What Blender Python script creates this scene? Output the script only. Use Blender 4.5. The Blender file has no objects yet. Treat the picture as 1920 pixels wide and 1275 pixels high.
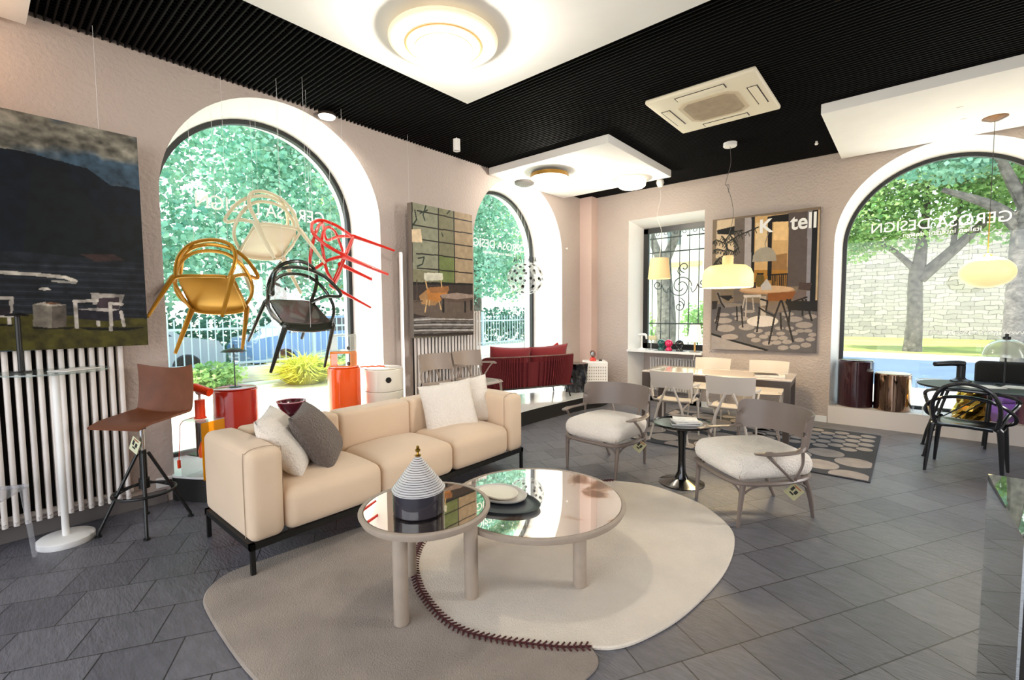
import bpy, bmesh, math, random
import numpy as np
from mathutils import Vector, Matrix, Euler
PI = math.pi
SC = bpy.context.scene
COL = SC.collection
R_ = math.radians

# ------------------------------------------------------------------ camera
cam_data = bpy.data.cameras.new('camera')
cam = bpy.data.objects.new('camera', cam_data); COL.objects.link(cam)
YAW, PITCH, ROLL, FPX = 0.709322, 0.061462, -0.008116, 868.68
cam_data.sensor_width = 36.0
cam_data.lens = FPX / 1920 * 36.0
cam_data.clip_start = 0.05; cam_data.clip_end = 400
_F = Vector((-math.sin(YAW) * math.cos(PITCH), math.cos(YAW) * math.cos(PITCH), -math.sin(PITCH)))
_R = Vector((math.cos(YAW), math.sin(YAW), 0)); _U = _R.cross(_F)
_R2 = math.cos(ROLL) * _R + math.sin(ROLL) * _U
_U2 = math.cos(ROLL) * _U - math.sin(ROLL) * _R
cam.matrix_world = Matrix(((_R2.x, _U2.x, -_F.x, 0), (_R2.y, _U2.y, -_F.y, 0), (_R2.z, _U2.z, -_F.z, 1.5), (0, 0, 0, 1)))
SC.camera = cam

# ------------------------------------------------------------------ world, sun, exposure
SC.view_settings.view_transform = 'Standard'
SC.view_settings.look = 'None'
SC.view_settings.gamma = 1.0
SC.view_settings.use_curve_mapping = False
SC.view_settings.exposure = 0.34
W = bpy.data.worlds.new('sky'); SC.world = W; W.use_nodes = True
nt = W.node_tree; nt.nodes.clear()
wo = nt.nodes.new('ShaderNodeOutputWorld'); bg = nt.nodes.new('ShaderNodeBackground')
tc = nt.nodes.new('ShaderNodeTexCoord'); sx = nt.nodes.new('ShaderNodeSeparateXYZ'); cr_ = nt.nodes.new('ShaderNodeValToRGB')
mp = nt.nodes.new('ShaderNodeMapRange'); mp.inputs[1].default_value = -1; mp.inputs[2].default_value = 1
nt.links.new(tc.outputs['Generated'], sx.inputs[0]); nt.links.new(sx.outputs['Z'], mp.inputs[0])
nt.links.new(mp.outputs[0], cr_.inputs[0]); nt.links.new(cr_.outputs[0], bg.inputs[0]); nt.links.new(bg.outputs[0], wo.inputs[0])
e = cr_.color_ramp.elements
e[0].position = 0.0; e[0].color = (1.0, 0.95, 0.88, 1)
e[1].position = 1.0; e[1].color = (0.55, 0.75, 1.0, 1)
k = e.new(0.49); k.color = (1.0, 0.96, 0.9, 1)
k = e.new(0.52); k.color = (0.95, 0.97, 1.0, 1)
ms = nt.nodes.new('ShaderNodeMapRange'); ms.inputs[1].default_value = -.06; ms.inputs[2].default_value = 0.02; ms.inputs[3].default_value = 2.2; ms.inputs[4].default_value = 3.4
nt.links.new(sx.outputs['Z'], ms.inputs[0]); nt.links.new(ms.outputs[0], bg.inputs[1])  # glow added below the horizon to light the ceiling panels, dimmer than the sky
sun_d = bpy.data.lights.new('sun', 'SUN'); sun_d.energy = 11.0; sun_d.angle = R_(1.0); sun_d.color = (1, 0.95, 0.86)
sun = bpy.data.objects.new('sun', sun_d); COL.objects.link(sun)
sun.rotation_euler = Vector((0.36, 0.26, -1.0)).to_track_quat('-Z', 'Y').to_euler()
def area_light(name, loc, to, size, size_y, power, color=(1, 1, 1)):
    d = bpy.data.lights.new(name, 'AREA'); d.shape = 'RECTANGLE'; d.size = size; d.size_y = size_y; d.energy = power; d.color = color
    o = bpy.data.objects.new(name, d); COL.objects.link(o); o.location = loc
    o.rotation_euler = (Vector(to) - Vector(loc)).to_track_quat('-Z', 'Y').to_euler(); return o
# fill lamps added out of view, behind the camera and at the right side
area_light('fill_rear', (1.2, -3.2, 1.9), (0.2, 4.0, 2.2), 4.0, 2.6, 26, (1, 0.93, 0.84))
side = area_light('fill_side', (3.55, 5.4, 2.0), (-1.6, 3.2, .4), 1.6, 2.2, 62, (1, .97, .95)); side.data.spread = R_(95)
SC.cycles.max_bounces = 8; SC.cycles.diffuse_bounces = 4; SC.cycles.glossy_bounces = 4
SC.cycles.transmission_bounces = 6; SC.cycles.transparent_max_bounces = 24
SC.cycles.caustics_reflective = False; SC.cycles.caustics_refractive = False
SC.cycles.sample_clamp_indirect = 6.0
SC.cycles.use_denoising = True

# ------------------------------------------------------------------ colours and materials
def hx(s, a=1.0):
    s = s.lstrip('#'); v = [int(s[i:i + 2], 16) / 255 for i in (0, 2, 4)]
    return tuple((c / 12.92 if c <= .04045 else ((c + .055) / 1.055) ** 2.4) for c in v) + (a,)
MATS = {}
def M(name, color, rough=0.5, metal=0.0, bump=0.0, bscale=60.0, var=0.0, vscale=4.0, coat=0.0, sheen=0.0, spec=0.5, emit=0.0, emit_color=None, trans=0.0, ior=1.45, alpha=1.0, detail=4.0, bdist=0.02):
    if name in MATS: return MATS[name]
    m = bpy.data.materials.new(name); m.use_nodes = True; MATS[name] = m
    t = m.node_tree; b = t.nodes['Principled BSDF']
    c = hx(color) if isinstance(color, str) else tuple(color) + ((1.0,) if len(color) == 3 else ())
    b.inputs['Base Color'].default_value = c; b.inputs['Roughness'].default_value = rough; b.inputs['Metallic'].default_value = metal
    b.inputs['Coat Weight'].default_value = coat; b.inputs['Coat Roughness'].default_value = 0.05
    b.inputs['Sheen Weight'].default_value = sheen; b.inputs['Specular IOR Level'].default_value = spec
    b.inputs['Transmission Weight'].default_value = trans; b.inputs['IOR'].default_value = ior; b.inputs['Alpha'].default_value = alpha
    if emit:
        b.inputs['Emission Color'].default_value = hx(emit_color) if emit_color else c
        b.inputs['Emission Strength'].default_value = emit
    co = t.nodes.new('ShaderNodeTexCoord')
    n = t.nodes.new('ShaderNodeTexNoise'); n.inputs['Scale'].default_value = vscale; n.inputs['Detail'].default_value = detail
    t.links.new(co.outputs['Object'], n.inputs['Vector'])
    mx = t.nodes.new('ShaderNodeMixRGB'); mx.blend_type = 'MULTIPLY'; mx.inputs[1].default_value = c; mx.inputs[0].default_value = 1.0
    r = t.nodes.new('ShaderNodeMapRange'); r.inputs[1].default_value = .3; r.inputs[2].default_value = .7; r.inputs[3].default_value = 1 - var; r.inputs[4].default_value = 1 + var * .4
    t.links.new(n.outputs[0], r.inputs[0]); t.links.new(r.outputs[0], mx.inputs[2]); t.links.new(mx.outputs[0], b.inputs['Base Color'])
    if bump:
        n2 = t.nodes.new('ShaderNodeTexNoise'); n2.inputs['Scale'].default_value = bscale; n2.inputs['Detail'].default_value = 6
        bp = t.nodes.new('ShaderNodeBump'); bp.inputs['Strength'].default_value = bump; bp.inputs['Distance'].default_value = bdist
        t.links.new(co.outputs['Object'], n2.inputs['Vector']); t.links.new(n2.outputs[0], bp.inputs['Height']); t.links.new(bp.outputs[0], b.inputs['Normal'])
    return m
def schlick(t, base=.04):
    g = t.nodes.new('ShaderNodeNewGeometry'); d = t.nodes.new('ShaderNodeVectorMath'); d.operation = 'DOT_PRODUCT'
    t.links.new(g.outputs['Incoming'], d.inputs[0]); t.links.new(g.outputs['Normal'], d.inputs[1])
    a = t.nodes.new('ShaderNodeMath'); a.operation = 'ABSOLUTE'; t.links.new(d.outputs['Value'], a.inputs[0])
    o = t.nodes.new('ShaderNodeMath'); o.operation = 'SUBTRACT'; o.inputs[0].default_value = 1; t.links.new(a.outputs[0], o.inputs[1])
    p = t.nodes.new('ShaderNodeMath'); p.operation = 'POWER'; p.inputs[1].default_value = 5; t.links.new(o.outputs[0], p.inputs[0])
    m = t.nodes.new('ShaderNodeMath'); m.operation = 'MULTIPLY_ADD'; m.inputs[1].default_value = 1 - base; m.inputs[2].default_value = base; t.links.new(p.outputs[0], m.inputs[0])
    return m
def clear_mat(name, color='ffffff', opacity=0.1, rough=0.03, tint=1.0):
    """clear pane or plastic: see-through with a mirror sheen"""
    if name in MATS: return MATS[name]
    m = bpy.data.materials.new(name); m.use_nodes = True; MATS[name] = m; t = m.node_tree; t.nodes.clear()
    out = t.nodes.new('ShaderNodeOutputMaterial'); tr = t.nodes.new('ShaderNodeBsdfTransparent'); gl = t.nodes.new('ShaderNodeBsdfGlossy')
    df = t.nodes.new('ShaderNodeBsdfPrincipled'); fr = schlick(t); m1 = t.nodes.new('ShaderNodeMixShader'); m2 = t.nodes.new('ShaderNodeMixShader')
    c = hx(color); tr.inputs[0].default_value = tuple(1 - (1 - v) * tint for v in c[:3]) + (1,)
    gl.inputs['Roughness'].default_value = rough; df.inputs['Base Color'].default_value = c; df.inputs['Roughness'].default_value = 0.2
    m1.inputs[0].default_value = opacity; t.links.new(tr.outputs[0], m1.inputs[1]); t.links.new(df.outputs[0], m1.inputs[2])
    t.links.new(fr.outputs[0], m2.inputs[0]); t.links.new(m1.outputs[0], m2.inputs[1]); t.links.new(gl.outputs[0], m2.inputs[2]); t.links.new(m2.outputs[0], out.inputs[0])
    return m

# ------------------------------------------------------------------ mesh builder
def crv(pts, n=6, closed=False):
    """smooth curve through points"""
    P = [Vector(p) for p in pts]; out = []; L = len(P)
    rng = range(L if closed else L - 1)
    for i in rng:
        if closed: p0, p1, p2, p3 = P[(i - 1) % L], P[i], P[(i + 1) % L], P[(i + 2) % L]
        else: p0, p1, p2, p3 = P[max(i - 1, 0)], P[i], P[i + 1], P[min(i + 2, L - 1)]
        for j in range(n):
            t = j / n
            out.append(0.5 * ((2 * p1) + (p2 - p0) * t + (2 * p0 - 5 * p1 + 4 * p2 - p3) * t * t + (3 * p1 - p0 - 3 * p2 + p3) * t ** 3))
    if not closed: out.append(P[-1].copy())
    return out
class B:
    def __init__(s): s.bm = bmesh.new()
    def _add(s, verts, faces, mi=0):
        vs = [s.bm.verts.new(v) for v in verts]
        for f in faces:
            try:
                fc = s.bm.faces.new([vs[i] for i in f]); fc.material_index = mi
            except ValueError: pass
        return vs
    def box(s, c, d, rz=0.0, mat=None, mi=0, taper=1.0):
        x, y, z = d[0] / 2, d[1] / 2, d[2] / 2
        v = [Vector((a * x * (taper if k < 0 else 1), b * y * (taper if k < 0 else 1), k * z)) for a in (-1, 1) for b in (-1, 1) for k in (-1, 1)]
        Mx = (mat or Matrix.Rotation(rz, 3, 'Z'))
        v = [Mx @ p + Vector(c) for p in v]
        s._add(v, [(0, 1, 3, 2), (4, 6, 7, 5), (0, 4, 5, 1), (2, 3, 7, 6), (0, 2, 6, 4), (1, 5, 7, 3)], mi); return s
    def rbox(s, c, d, r, n=4, fn=None, mat=None, m=6, mi=0):
        """rounded box; fn deforms each point in local space"""
        hx_, hy, hz = [v / 2 for v in d]; r = min(r, hx_, hy, hz)
        def axis(hh):
            return sorted(set([round(-hh + r * (1 - math.cos(i / n * PI / 2)), 6) for i in range(n + 1)] + [round(-hh + r + (2 * hh - 2 * r) * i / m, 6) for i in range(m + 1)] + [round(hh - r * (1 - math.cos(i / n * PI / 2)), 6) for i in range(n + 1)]))
        ax = [axis(hx_), axis(hy), axis(hz)]; H = (hx_, hy, hz); cache = {}
        def vert(p):
            key = tuple(round(v, 5) for v in p)
            if key in cache: return cache[key]
            q = Vector([max(-H[i] + r, min(H[i] - r, p[i])) for i in range(3)]); dlt = Vector(p) - q
            w = q + dlt.normalized() * r if dlt.length > 1e-9 else Vector(p)
            if fn: w = Vector(fn(w))
            if mat: w = mat @ w
            cache[key] = s.bm.verts.new(w + Vector(c)); return cache[key]
        for a in range(3):
            u, v = (a + 1) % 3, (a + 2) % 3
            for sg in (-1, 1):
                for i in range(len(ax[u]) - 1):
                    for j in range(len(ax[v]) - 1):
                        q = []
                        for (ii, jj) in ((i, j), (i + 1, j), (i + 1, j + 1), (i, j + 1)):
                            p = [0, 0, 0]; p[a] = sg * H[a]; p[u] = ax[u][ii]; p[v] = ax[v][jj]; q.append(vert(p))
                        if sg < 0: q.reverse()
                        q2 = []
                        for vv in q:
                            if vv not in q2: q2.append(vv)
                        if len(q2) > 2:
                            try: s.bm.faces.new(q2).material_index = mi
                            except ValueError: pass
        return s
    def tube(s, pts, r, seg=8, closed=False, mi=0, flat=None):
        P = [Vector(p) for p in pts]; n = len(P)
        rs = r if isinstance(r, (list, tuple)) else None
        T = []
        for i in range(n):
            a = P[(i - 1) % n] if (closed or i > 0) else P[i]; b_ = P[(i + 1) % n] if (closed or i < n - 1) else P[i]
            d = b_ - a; T.append(d.normalized() if d.length > 1e-9 else Vector((0, 0, 1)))
        up = Vector((0, 0, 1)) if abs(T[0].z) < .9 else Vector((1, 0, 0))
        N = (up - T[0] * up.dot(T[0])).normalized(); rings = []
        for i in range(n):
            if i: N = (N - T[i] * N.dot(T[i])); N = N.normalized() if N.length > 1e-9 else T[i].orthogonal().normalized()
            Bn = T[i].cross(N)
            if rs: t = i / (n - 1) * (len(rs) - 1); k = min(int(t), len(rs) - 2); rr = rs[k] + (rs[k + 1] - rs[k]) * (t - k)
            else: rr = r
            ra, rb = (rr, rr * flat) if flat else (rr, rr)
            rings.append([s.bm.verts.new(P[i] + N * (ra * math.cos(2 * PI * j / seg)) + Bn * (rb * math.sin(2 * PI * j / seg))) for j in range(seg)])
        for i in range(n if closed else n - 1):
            A, C = rings[i], rings[(i + 1) % n]
            for j in range(seg):
                try: s.bm.faces.new((A[j], A[(j + 1) % seg], C[(j + 1) % seg], C[j])).material_index = mi
                except ValueError: pass
        if not closed:
            s.bm.faces.new(rings[0][::-1]).material_index = mi; s.bm.faces.new(rings[-1]).material_index = mi
        return s
    def lathe(s, prof, seg=32, c=(0, 0, 0), mi=0, mat=None):
        rings = []
        for (r, z) in prof:
            if r < 1e-6: ring = [(Vector((0, 0, z)))]
            else: ring = [Vector((r * math.cos(2 * PI * j / seg), r * math.sin(2 * PI * j / seg), z)) for j in range(seg)]
            rings.append([s.bm.verts.new((mat @ v if mat else v) + Vector(c)) for v in ring])
        for A, C in zip(rings[:-1], rings[1:]):
            for j in range(seg):
                a, b_, c_, d = A[j % len(A)], A[(j + 1) % len(A)], C[(j + 1) % len(C)], C[j % len(C)]
                q = [];
                for v in (a, b_, c_, d):
                    if v not in q: q.append(v)
                if len(q) > 2:
                    try: s.bm.faces.new(q).material_index = mi
                    except ValueError: pass
        return s
    def cyl(s, c, r, h, seg=24, mi=0, mat=None):
        return s.lathe([(0, 0), (r, 0), (r, h), (0, h)], seg, c, mi, mat)
    def prism(s, poly, z0, z1, mi=0):
        n = len(poly)
        a = [s.bm.verts.new((p[0], p[1], z0)) for p in poly]; b_ = [s.bm.verts.new((p[0], p[1], z1)) for p in poly]
        s.bm.faces.new(a[::-1]).material_index = mi; s.bm.faces.new(b_).material_index = mi
        for i in range(n): s.bm.faces.new((a[i], a[(i + 1) % n], b_[(i + 1) % n], b_[i])).material_index = mi
        return s
    def shell(s, f, nu, nv, th, mi=0):
        """curved sheet f(u,v) with a thickness"""
        e_ = 1e-3; top = []; bot = []
        for i in range(nu + 1):
            rt, rb = [], []
            for j in range(nv + 1):
                u, v = i / nu, j / nv; p = Vector(f(u, v))
                du = Vector(f(min(u + e_, 1), v)) - Vector(f(max(u - e_, 0), v)); dv = Vector(f(u, min(v + e_, 1))) - Vector(f(u, max(v - e_, 0)))
                nn = du.cross(dv); nn = nn.normalized() if nn.length > 1e-12 else Vector((0, 0, 1))
                rt.append(s.bm.verts.new(p + nn * th / 2)); rb.append(s.bm.verts.new(p - nn * th / 2))
            top.append(rt); bot.append(rb)
        def q(a, b_, c, d):
            try: s.bm.faces.new((a, b_, c, d)).material_index = mi
            except ValueError: pass
        for i in range(nu):
            for j in range(nv):
                q(top[i][j], top[i + 1][j], top[i + 1][j + 1], top[i][j + 1]); q(bot[i][j], bot[i][j + 1], bot[i + 1][j + 1], bot[i + 1][j])
        for i in range(nu):
            q(top[i][0], bot[i][0], bot[i + 1][0], top[i + 1][0]); q(top[i][nv], top[i + 1][nv], bot[i + 1][nv], bot[i][nv])
        for j in range(nv):
            q(top[0][j], top[0][j + 1], bot[0][j + 1], bot[0][j]); q(top[nu][j], bot[nu][j], bot[nu][j + 1], top[nu][j + 1])
        return s
    def quad(s, a, b_, c, d, mi=0):
        s._add([a, b_, c, d], [(0, 1, 2, 3)], mi); return s
    def sphere(s, c, r, seg=20, rings=12, sq=(1, 1, 1), mi=0):
        pr = [(r * math.sin(PI * i / rings), -r * math.cos(PI * i / rings)) for i in range(rings + 1)]
        return s.lathe([(max(a, 0) * 1.0, z) for a, z in pr], seg, c, mi, Matrix.Diagonal(sq))
def obj(name, b, mat=None, parent=None, loc=None, sharp=40):
    me = bpy.data.meshes.new(name); bmesh.ops.recalc_face_normals(b.bm, faces=b.bm.faces[:]); b.bm.to_mesh(me); b.bm.free()
    if mat is not None:
        for m in (mat if isinstance(mat, (list, tuple)) else [mat]): me.materials.append(m)
    if len(me.polygons):
        me.polygons.foreach_set('use_smooth', [True] * len(me.polygons)); me.set_sharp_from_angle(angle=R_(sharp))
    o = bpy.data.objects.new(name, me); COL.objects.link(o)
    if parent: o.parent = parent
    if loc: o.location = loc
    return o
def thing(name, label, cat, loc=(0, 0, 0), rz=0.0, group=None, rot=None):
    o = bpy.data.objects.new(name, None); COL.objects.link(o); o.empty_display_size = .1
    o.location = loc; o.rotation_euler = rot if rot else (0, 0, rz); o['label'] = label; o['category'] = cat
    if group: o['group'] = group
    return o
def tag(o, label, cat, group=None, kind=None):
    o['label'] = label; o['category'] = cat
    if group: o['group'] = group
    if kind: o['kind'] = kind
    return o
def struct(name, b, mat, sharp=40):
    o = obj(name, b, mat, sharp=sharp); o['kind'] = 'structure'; return o
def dup(root, loc, rz, label=None, group=None, rot=None):
    r = root.copy(); COL.objects.link(r); r.location = loc; r.rotation_euler = rot if rot else (0, 0, rz)
    if label: r['label'] = label
    if group: r['group'] = group
    for ch in list(root.children):
        c = ch.copy(); COL.objects.link(c); c.parent = r
        for g in list(ch.children):
            d = g.copy(); COL.objects.link(d); d.parent = c
    return r
def text_mesh(name, body, size, mat, parent=None, matrix=None, extrude=0.001, space=1.0, align='LEFT', fit=None, bold=0.0):
    cu = bpy.data.curves.new(name, 'FONT'); cu.body = body; cu.size = size; cu.extrude = extrude; cu.space_character = space; cu.align_x = align; cu.offset = bold
    o = bpy.data.objects.new(name, cu); COL.objects.link(o)
    bpy.context.view_layer.update()
    me = bpy.data.meshes.new_from_object(o.evaluated_get(bpy.context.evaluated_depsgraph_get()))
    bpy.data.objects.remove(o); bpy.data.curves.remove(cu)
    me.materials.clear(); me.materials.append(mat)
    if fit:
        xs = [v.co.x for v in me.vertices]; k_ = fit / (max(xs) - min(xs))
        for v in me.vertices: v.co.x = (v.co.x - min(xs)) * k_
    o = bpy.data.objects.new(name, me); COL.objects.link(o)
    if parent: o.parent = parent
    if matrix: o.matrix_local = matrix
    return o
# ================================================================== THE ROOM
XL, YB, ZC = -4.493, 7.317, 3.478
m_wall = M('plaster_white', 'bcaea5', .85, bump=.6, bscale=34, var=.05, vscale=1.5, bdist=.022)
m_wall_pink = M('plaster_pink', 'd5bbb0', .85, bump=.3, bscale=38, var=.05, vscale=1.5, bdist=.012)
m_black = M('black_metal', '141413', .4)
m_white = M('white_paint', 'f2f0ec', .45)
m_glass = clear_mat('window_glass', 'f4fbfa', .015, .01)
m_letter = M('white_vinyl', 'ffffff', .6)
# floor: slate tiles laid on the diagonal
def floor_mat():
    m = bpy.data.materials.new('slate_tiles'); m.use_nodes = True; t = m.node_tree; b = t.nodes['Principled BSDF']
    co = t.nodes.new('ShaderNodeTexCoord'); mpn = t.nodes.new('ShaderNodeMapping'); mpn.vector_type = 'TEXTURE'
    a = R_(59.6); mpn.inputs['Rotation'].default_value = (0, 0, a)
    n_off, t_off = 0.065, 2.364
    mpn.inputs['Location'].default_value = (math.cos(a) * t_off - math.sin(a) * n_off, math.sin(a) * t_off + math.cos(a) * n_off, 0)
    br = t.nodes.new('ShaderNodeTexBrick'); br.offset = .42; br.offset_frequency = 2; br.squash = 1
    br.inputs['Scale'].default_value = 1; br.inputs['Brick Width'].default_value = .314; br.inputs['Row Height'].default_value = .299
    br.inputs['Mortar Size'].default_value = .0034; br.inputs['Mortar Smooth'].default_value = .1; br.inputs['Bias'].default_value = 0
    br.inputs['Color1'].default_value = hx('6e6d74'); br.inputs['Color2'].default_value = hx('5c5b63'); br.inputs['Mortar'].default_value = hx('161618')
    t.links.new(co.outputs['Object'], mpn.inputs[0]); t.links.new(mpn.outputs[0], br.inputs['Vector'])
    n = t.nodes.new('ShaderNodeTexNoise'); n.inputs['Scale'].default_value = 9; n.inputs['Detail'].default_value = 8
    st = t.nodes.new('ShaderNodeMapping'); st.inputs['Scale'].default_value = (1, 3.5, 1); st.inputs['Rotation'].default_value = (0, 0, .5)
    t.links.new(co.outputs['Object'], st.inputs[0]); t.links.new(st.outputs[0], n.inputs[0])
    r = t.nodes.new('ShaderNodeMapRange'); r.inputs[1].default_value = .3; r.inputs[2].default_value = .7; r.inputs[3].default_value = .78; r.inputs[4].default_value = 1.15
    t.links.new(n.outputs[0], r.inputs[0])
    mx = t.nodes.new('ShaderNodeMixRGB'); mx.blend_type = 'MULTIPLY'; mx.inputs[0].default_value = 1
    t.links.new(br.outputs['Color'], mx.inputs[1]); t.links.new(r.outputs[0], mx.inputs[2]); t.links.new(mx.outputs[0], b.inputs['Base Color'])
    b.inputs['Roughness'].default_value = .37; b.inputs['Specular IOR Level'].default_value = .75
    n2 = t.nodes.new('ShaderNodeTexNoise'); n2.inputs['Scale'].default_value = 22; n2.inputs['Detail'].default_value = 7
    t.links.new(st.outputs[0], n2.inputs[0])
    sb = t.nodes.new('ShaderNodeMath'); sb.operation = 'MULTIPLY_ADD'; sb.inputs[1].default_value = -1.2
    t.links.new(br.outputs['Fac'], sb.inputs[0]); t.links.new(n2.outputs[0], sb.inputs[2])
    bp = t.nodes.new('ShaderNodeBump'); bp.inputs['Strength'].default_value = .6; bp.inputs['Distance'].default_value = .009
    t.links.new(sb.outputs[0], bp.inputs['Height']); t.links.new(bp.outputs[0], b.inputs['Normal'])
    return m
b = B(); b.box((-.75, 2.3, -.05), (9.0, 11.8, .1)); struct('floor', b, floor_mat())
b = B(); b.box((3.75, 2.0, 1.98), (.1, 10.8, 3.95)); struct('wall_right_blocker', b, m_wall)  # unseen wall, added to keep side light off the left wall
# walls with openings
def arch(c, r, z0, zb, n=40):
    return [(c - r, zb)] + [(c - r * math.cos(PI * i / n), z0 + r * math.sin(PI * i / n)) for i in range(n + 1)] + [(c + r, zb)]
def wall_open(name, u0, u1, z1, holes, to3, mat, depth, outer):
    """holes: (front outline, frame outline, frame depth); to3(u, d, z) gives the point d behind the wall face"""
    b = B()
    for d, idx in ((0.0, 0), (outer, 1)):
        u = u0
        for h_ in holes:
            pr = h_[idx]; a, c = pr[0][0], pr[-1][0]
            b.quad(to3(u, d, 0), to3(a, d, 0), to3(a, d, z1), to3(u, d, z1))
            for p, q in zip(pr[:-1], pr[1:]):
                if abs(p[0] - q[0]) > 1e-6: b.quad(to3(p[0], d, p[1]), to3(q[0], d, q[1]), to3(q[0], d, z1), to3(p[0], d, z1))
            zb = pr[0][1]
            if zb > 0: b.quad(to3(a, d, 0), to3(c, d, 0), to3(c, d, zb), to3(a, d, zb))
            u = c
        b.quad(to3(u, d, 0), to3(u1, d, 0), to3(u1, d, z1), to3(u, d, z1))
    o = struct(name, b, mat)
    b = B()
    for h_ in holes:
        f0, f1, dp = h_
        for (A, da), (C, dc) in (((f0, 0.0), (f1, dp)), ((f1, dp), (f1, outer))):
            n = len(A)
            for i in range(n):
                j = (i + 1) % n
                b.quad(to3(A[i][0], da, A[i][1]), to3(A[j][0], da, A[j][1]), to3(C[j][0], dc, C[j][1]), to3(C[i][0], dc, C[i][1]))
    r_ = obj('reveal', b, m_white, o, sharp=30)
    return o
LW = lambda u, d, z: (XL - d, u, z)
BW = lambda u, d, z: (u, YB + d, z)
A1 = (arch(2.007, .998, 2.455, .2), arch(2.007, .945, 2.465, .2), .55)
A2 = (arch(5.5, 1.05, 2.43, .2), arch(5.5, .93, 2.45, .2), .55)
A3 = (arch(.30, 1.073, 2.345, .225), arch(.30, 1.015, 2.315, .225), .42)
RW = ([(-3.66, 0), (-3.66, 3.015), (-2.41, 3.015), (-2.41, 0)], [(-3.54, 0), (-3.54, 2.90), (-2.42, 2.90), (-2.42, 0)], .36)
wall_open('wall_left', -3.5, YB + .8, 3.95, [A1, A2], LW, m_wall, .55, .72)
wall_open('wall_back', XL - .7, 3.7, 3.95, [RW, A3], BW, m_wall, .42, .60)
b = B(); b.box((-4.375, YB - .1, 1.9), (.236, .22, 3.8)); struct('column_corner', b, m_wall_pink)
# niche under the rectangular window
b = B(); b.box((-2.98, YB + .41, .41), (1.14, .06, .82)); struct('wall_niche', b, m_wall)
b = B(); b.box((-3.035, YB + .16, .822), (1.245, .42, .035)); struct('trim_sill', b, m_white)
# ceiling slab, open black grid
b = B(); b.box((-.75, 2.3, 4.0), (9.0, 11.8, .1)); struct('ceiling', b, M('ceiling_slab', '85796f', .9))
b = B()
y = -2.0
while y < YB - .01:
    b.box(((XL + 3.2) / 2, y, ZC + .023), (3.2 - XL, .010, .046)); y += .0425
x = XL + .02
while x < 3.2:
    b.box((x, (YB - 2.0) / 2, ZC + .034), (.008, YB + 2.0, .02)); x += .0425
struct('ceiling_grid', b, M('grid_black', '0d0c0c', .75, spec=.15))
# window frames, panes and lettering
m_frame = M('frame_black', '171717', .35)
def arch_window(name, hole, to3, fr_w, texts):
    f1, dp = hole[1], hole[2]
    root = bpy.data.objects.new(name, None); COL.objects.link(root); root['kind'] = 'structure'
    def inset(pr, k_):
        c = (pr[0][0] + pr[-1][0]) / 2; r = (pr[-1][0] - pr[0][0]) / 2 - k_
        z0 = pr[1][1]
        return arch(c, r, z0, pr[0][1] + k_, len(pr) - 3)
    inn = inset(f1, fr_w); b = B(); n = len(f1)
    for i in range(n):
        j = (i + 1) % n
        P = [to3(f1[i][0], dp - .03, f1[i][1]), to3(f1[j][0], dp - .03, f1[j][1]), to3(inn[j][0], dp - .03, inn[j][1]), to3(inn[i][0], dp - .03, inn[i][1])]
        Q = [to3(f1[i][0], dp + .03, f1[i][1]), to3(f1[j][0], dp + .03, f1[j][1]), to3(inn[j][0], dp + .03, inn[j][1]), to3(inn[i][0], dp + .03, inn[i][1])]
        b.quad(*P); b.quad(*Q); b.quad(P[2], P[3], Q[3], Q[2]); b.quad(P[0], P[1], Q[1], Q[0])
    obj('window_frame', b, m_frame, root)
    b = B(); vs = [b.bm.verts.new(to3(p[0], dp, p[1])) for p in inn]; b.bm.faces.new(vs); obj('window_pane', b, m_glass, root)
    for (body, ua, ub, z, size) in texts:
        # read from the street, so mirrored from inside
        if to3 is LW: mtx = Matrix(((0, 0, -1, XL - dp + .006), (-1, 0, 0, ub), (0, 1, 0, z), (0, 0, 0, 1)))
        else: mtx = Matrix(((-1, 0, 0, ub), (0, 0, 1, YB + dp - .006), (0, 1, 0, z), (0, 0, 0, 1)))
        text_mesh('lettering', body, size, m_letter, root, mtx, .0005, fit=ub - ua)
    return root
arch_window('window_1', A1, LW, .042, [('GEROSA DESIGN', 1.40, 2.64, 2.49, .19), ('italian interior design', 1.78, 2.36, 2.41, .075)])
arch_window('window_2', A2, LW, .042, [('GEROSA DESIGN', 4.85, 6.22, 2.50, .18), ('italian interior design', 5.2, 5.9, 2.41, .07)])
arch_window('window_3', A3, BW, .042, [('GEROSA DESIGN', -.42, .84, 2.48, .18), ('italian interior design', -.1, .60, 2.40, .075), ('www.gerosadesign.com', .13, 1.02, 1.19, .085)])
root = bpy.data.objects.new('window_4', None); COL.objects.link(root); root['kind'] = 'structure'
b = B(); yy = YB + .36
for c, d in (((-3.50, yy, 1.86), (.08, .06, 2.06)), ((-2.46, yy, 1.86), (.08, .06, 2.06)), ((-2.98, yy, 2.855), (1.12, .06, .09)), ((-2.98, yy, .885), (1.12, .06, .10))): b.box(c, d)
obj('window_frame', b, m_frame, root)
b = B(); b.box((-2.98, yy, 1.87), (.97, .008, 1.9)); obj('window_pane', b, m_glass, root)
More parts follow.
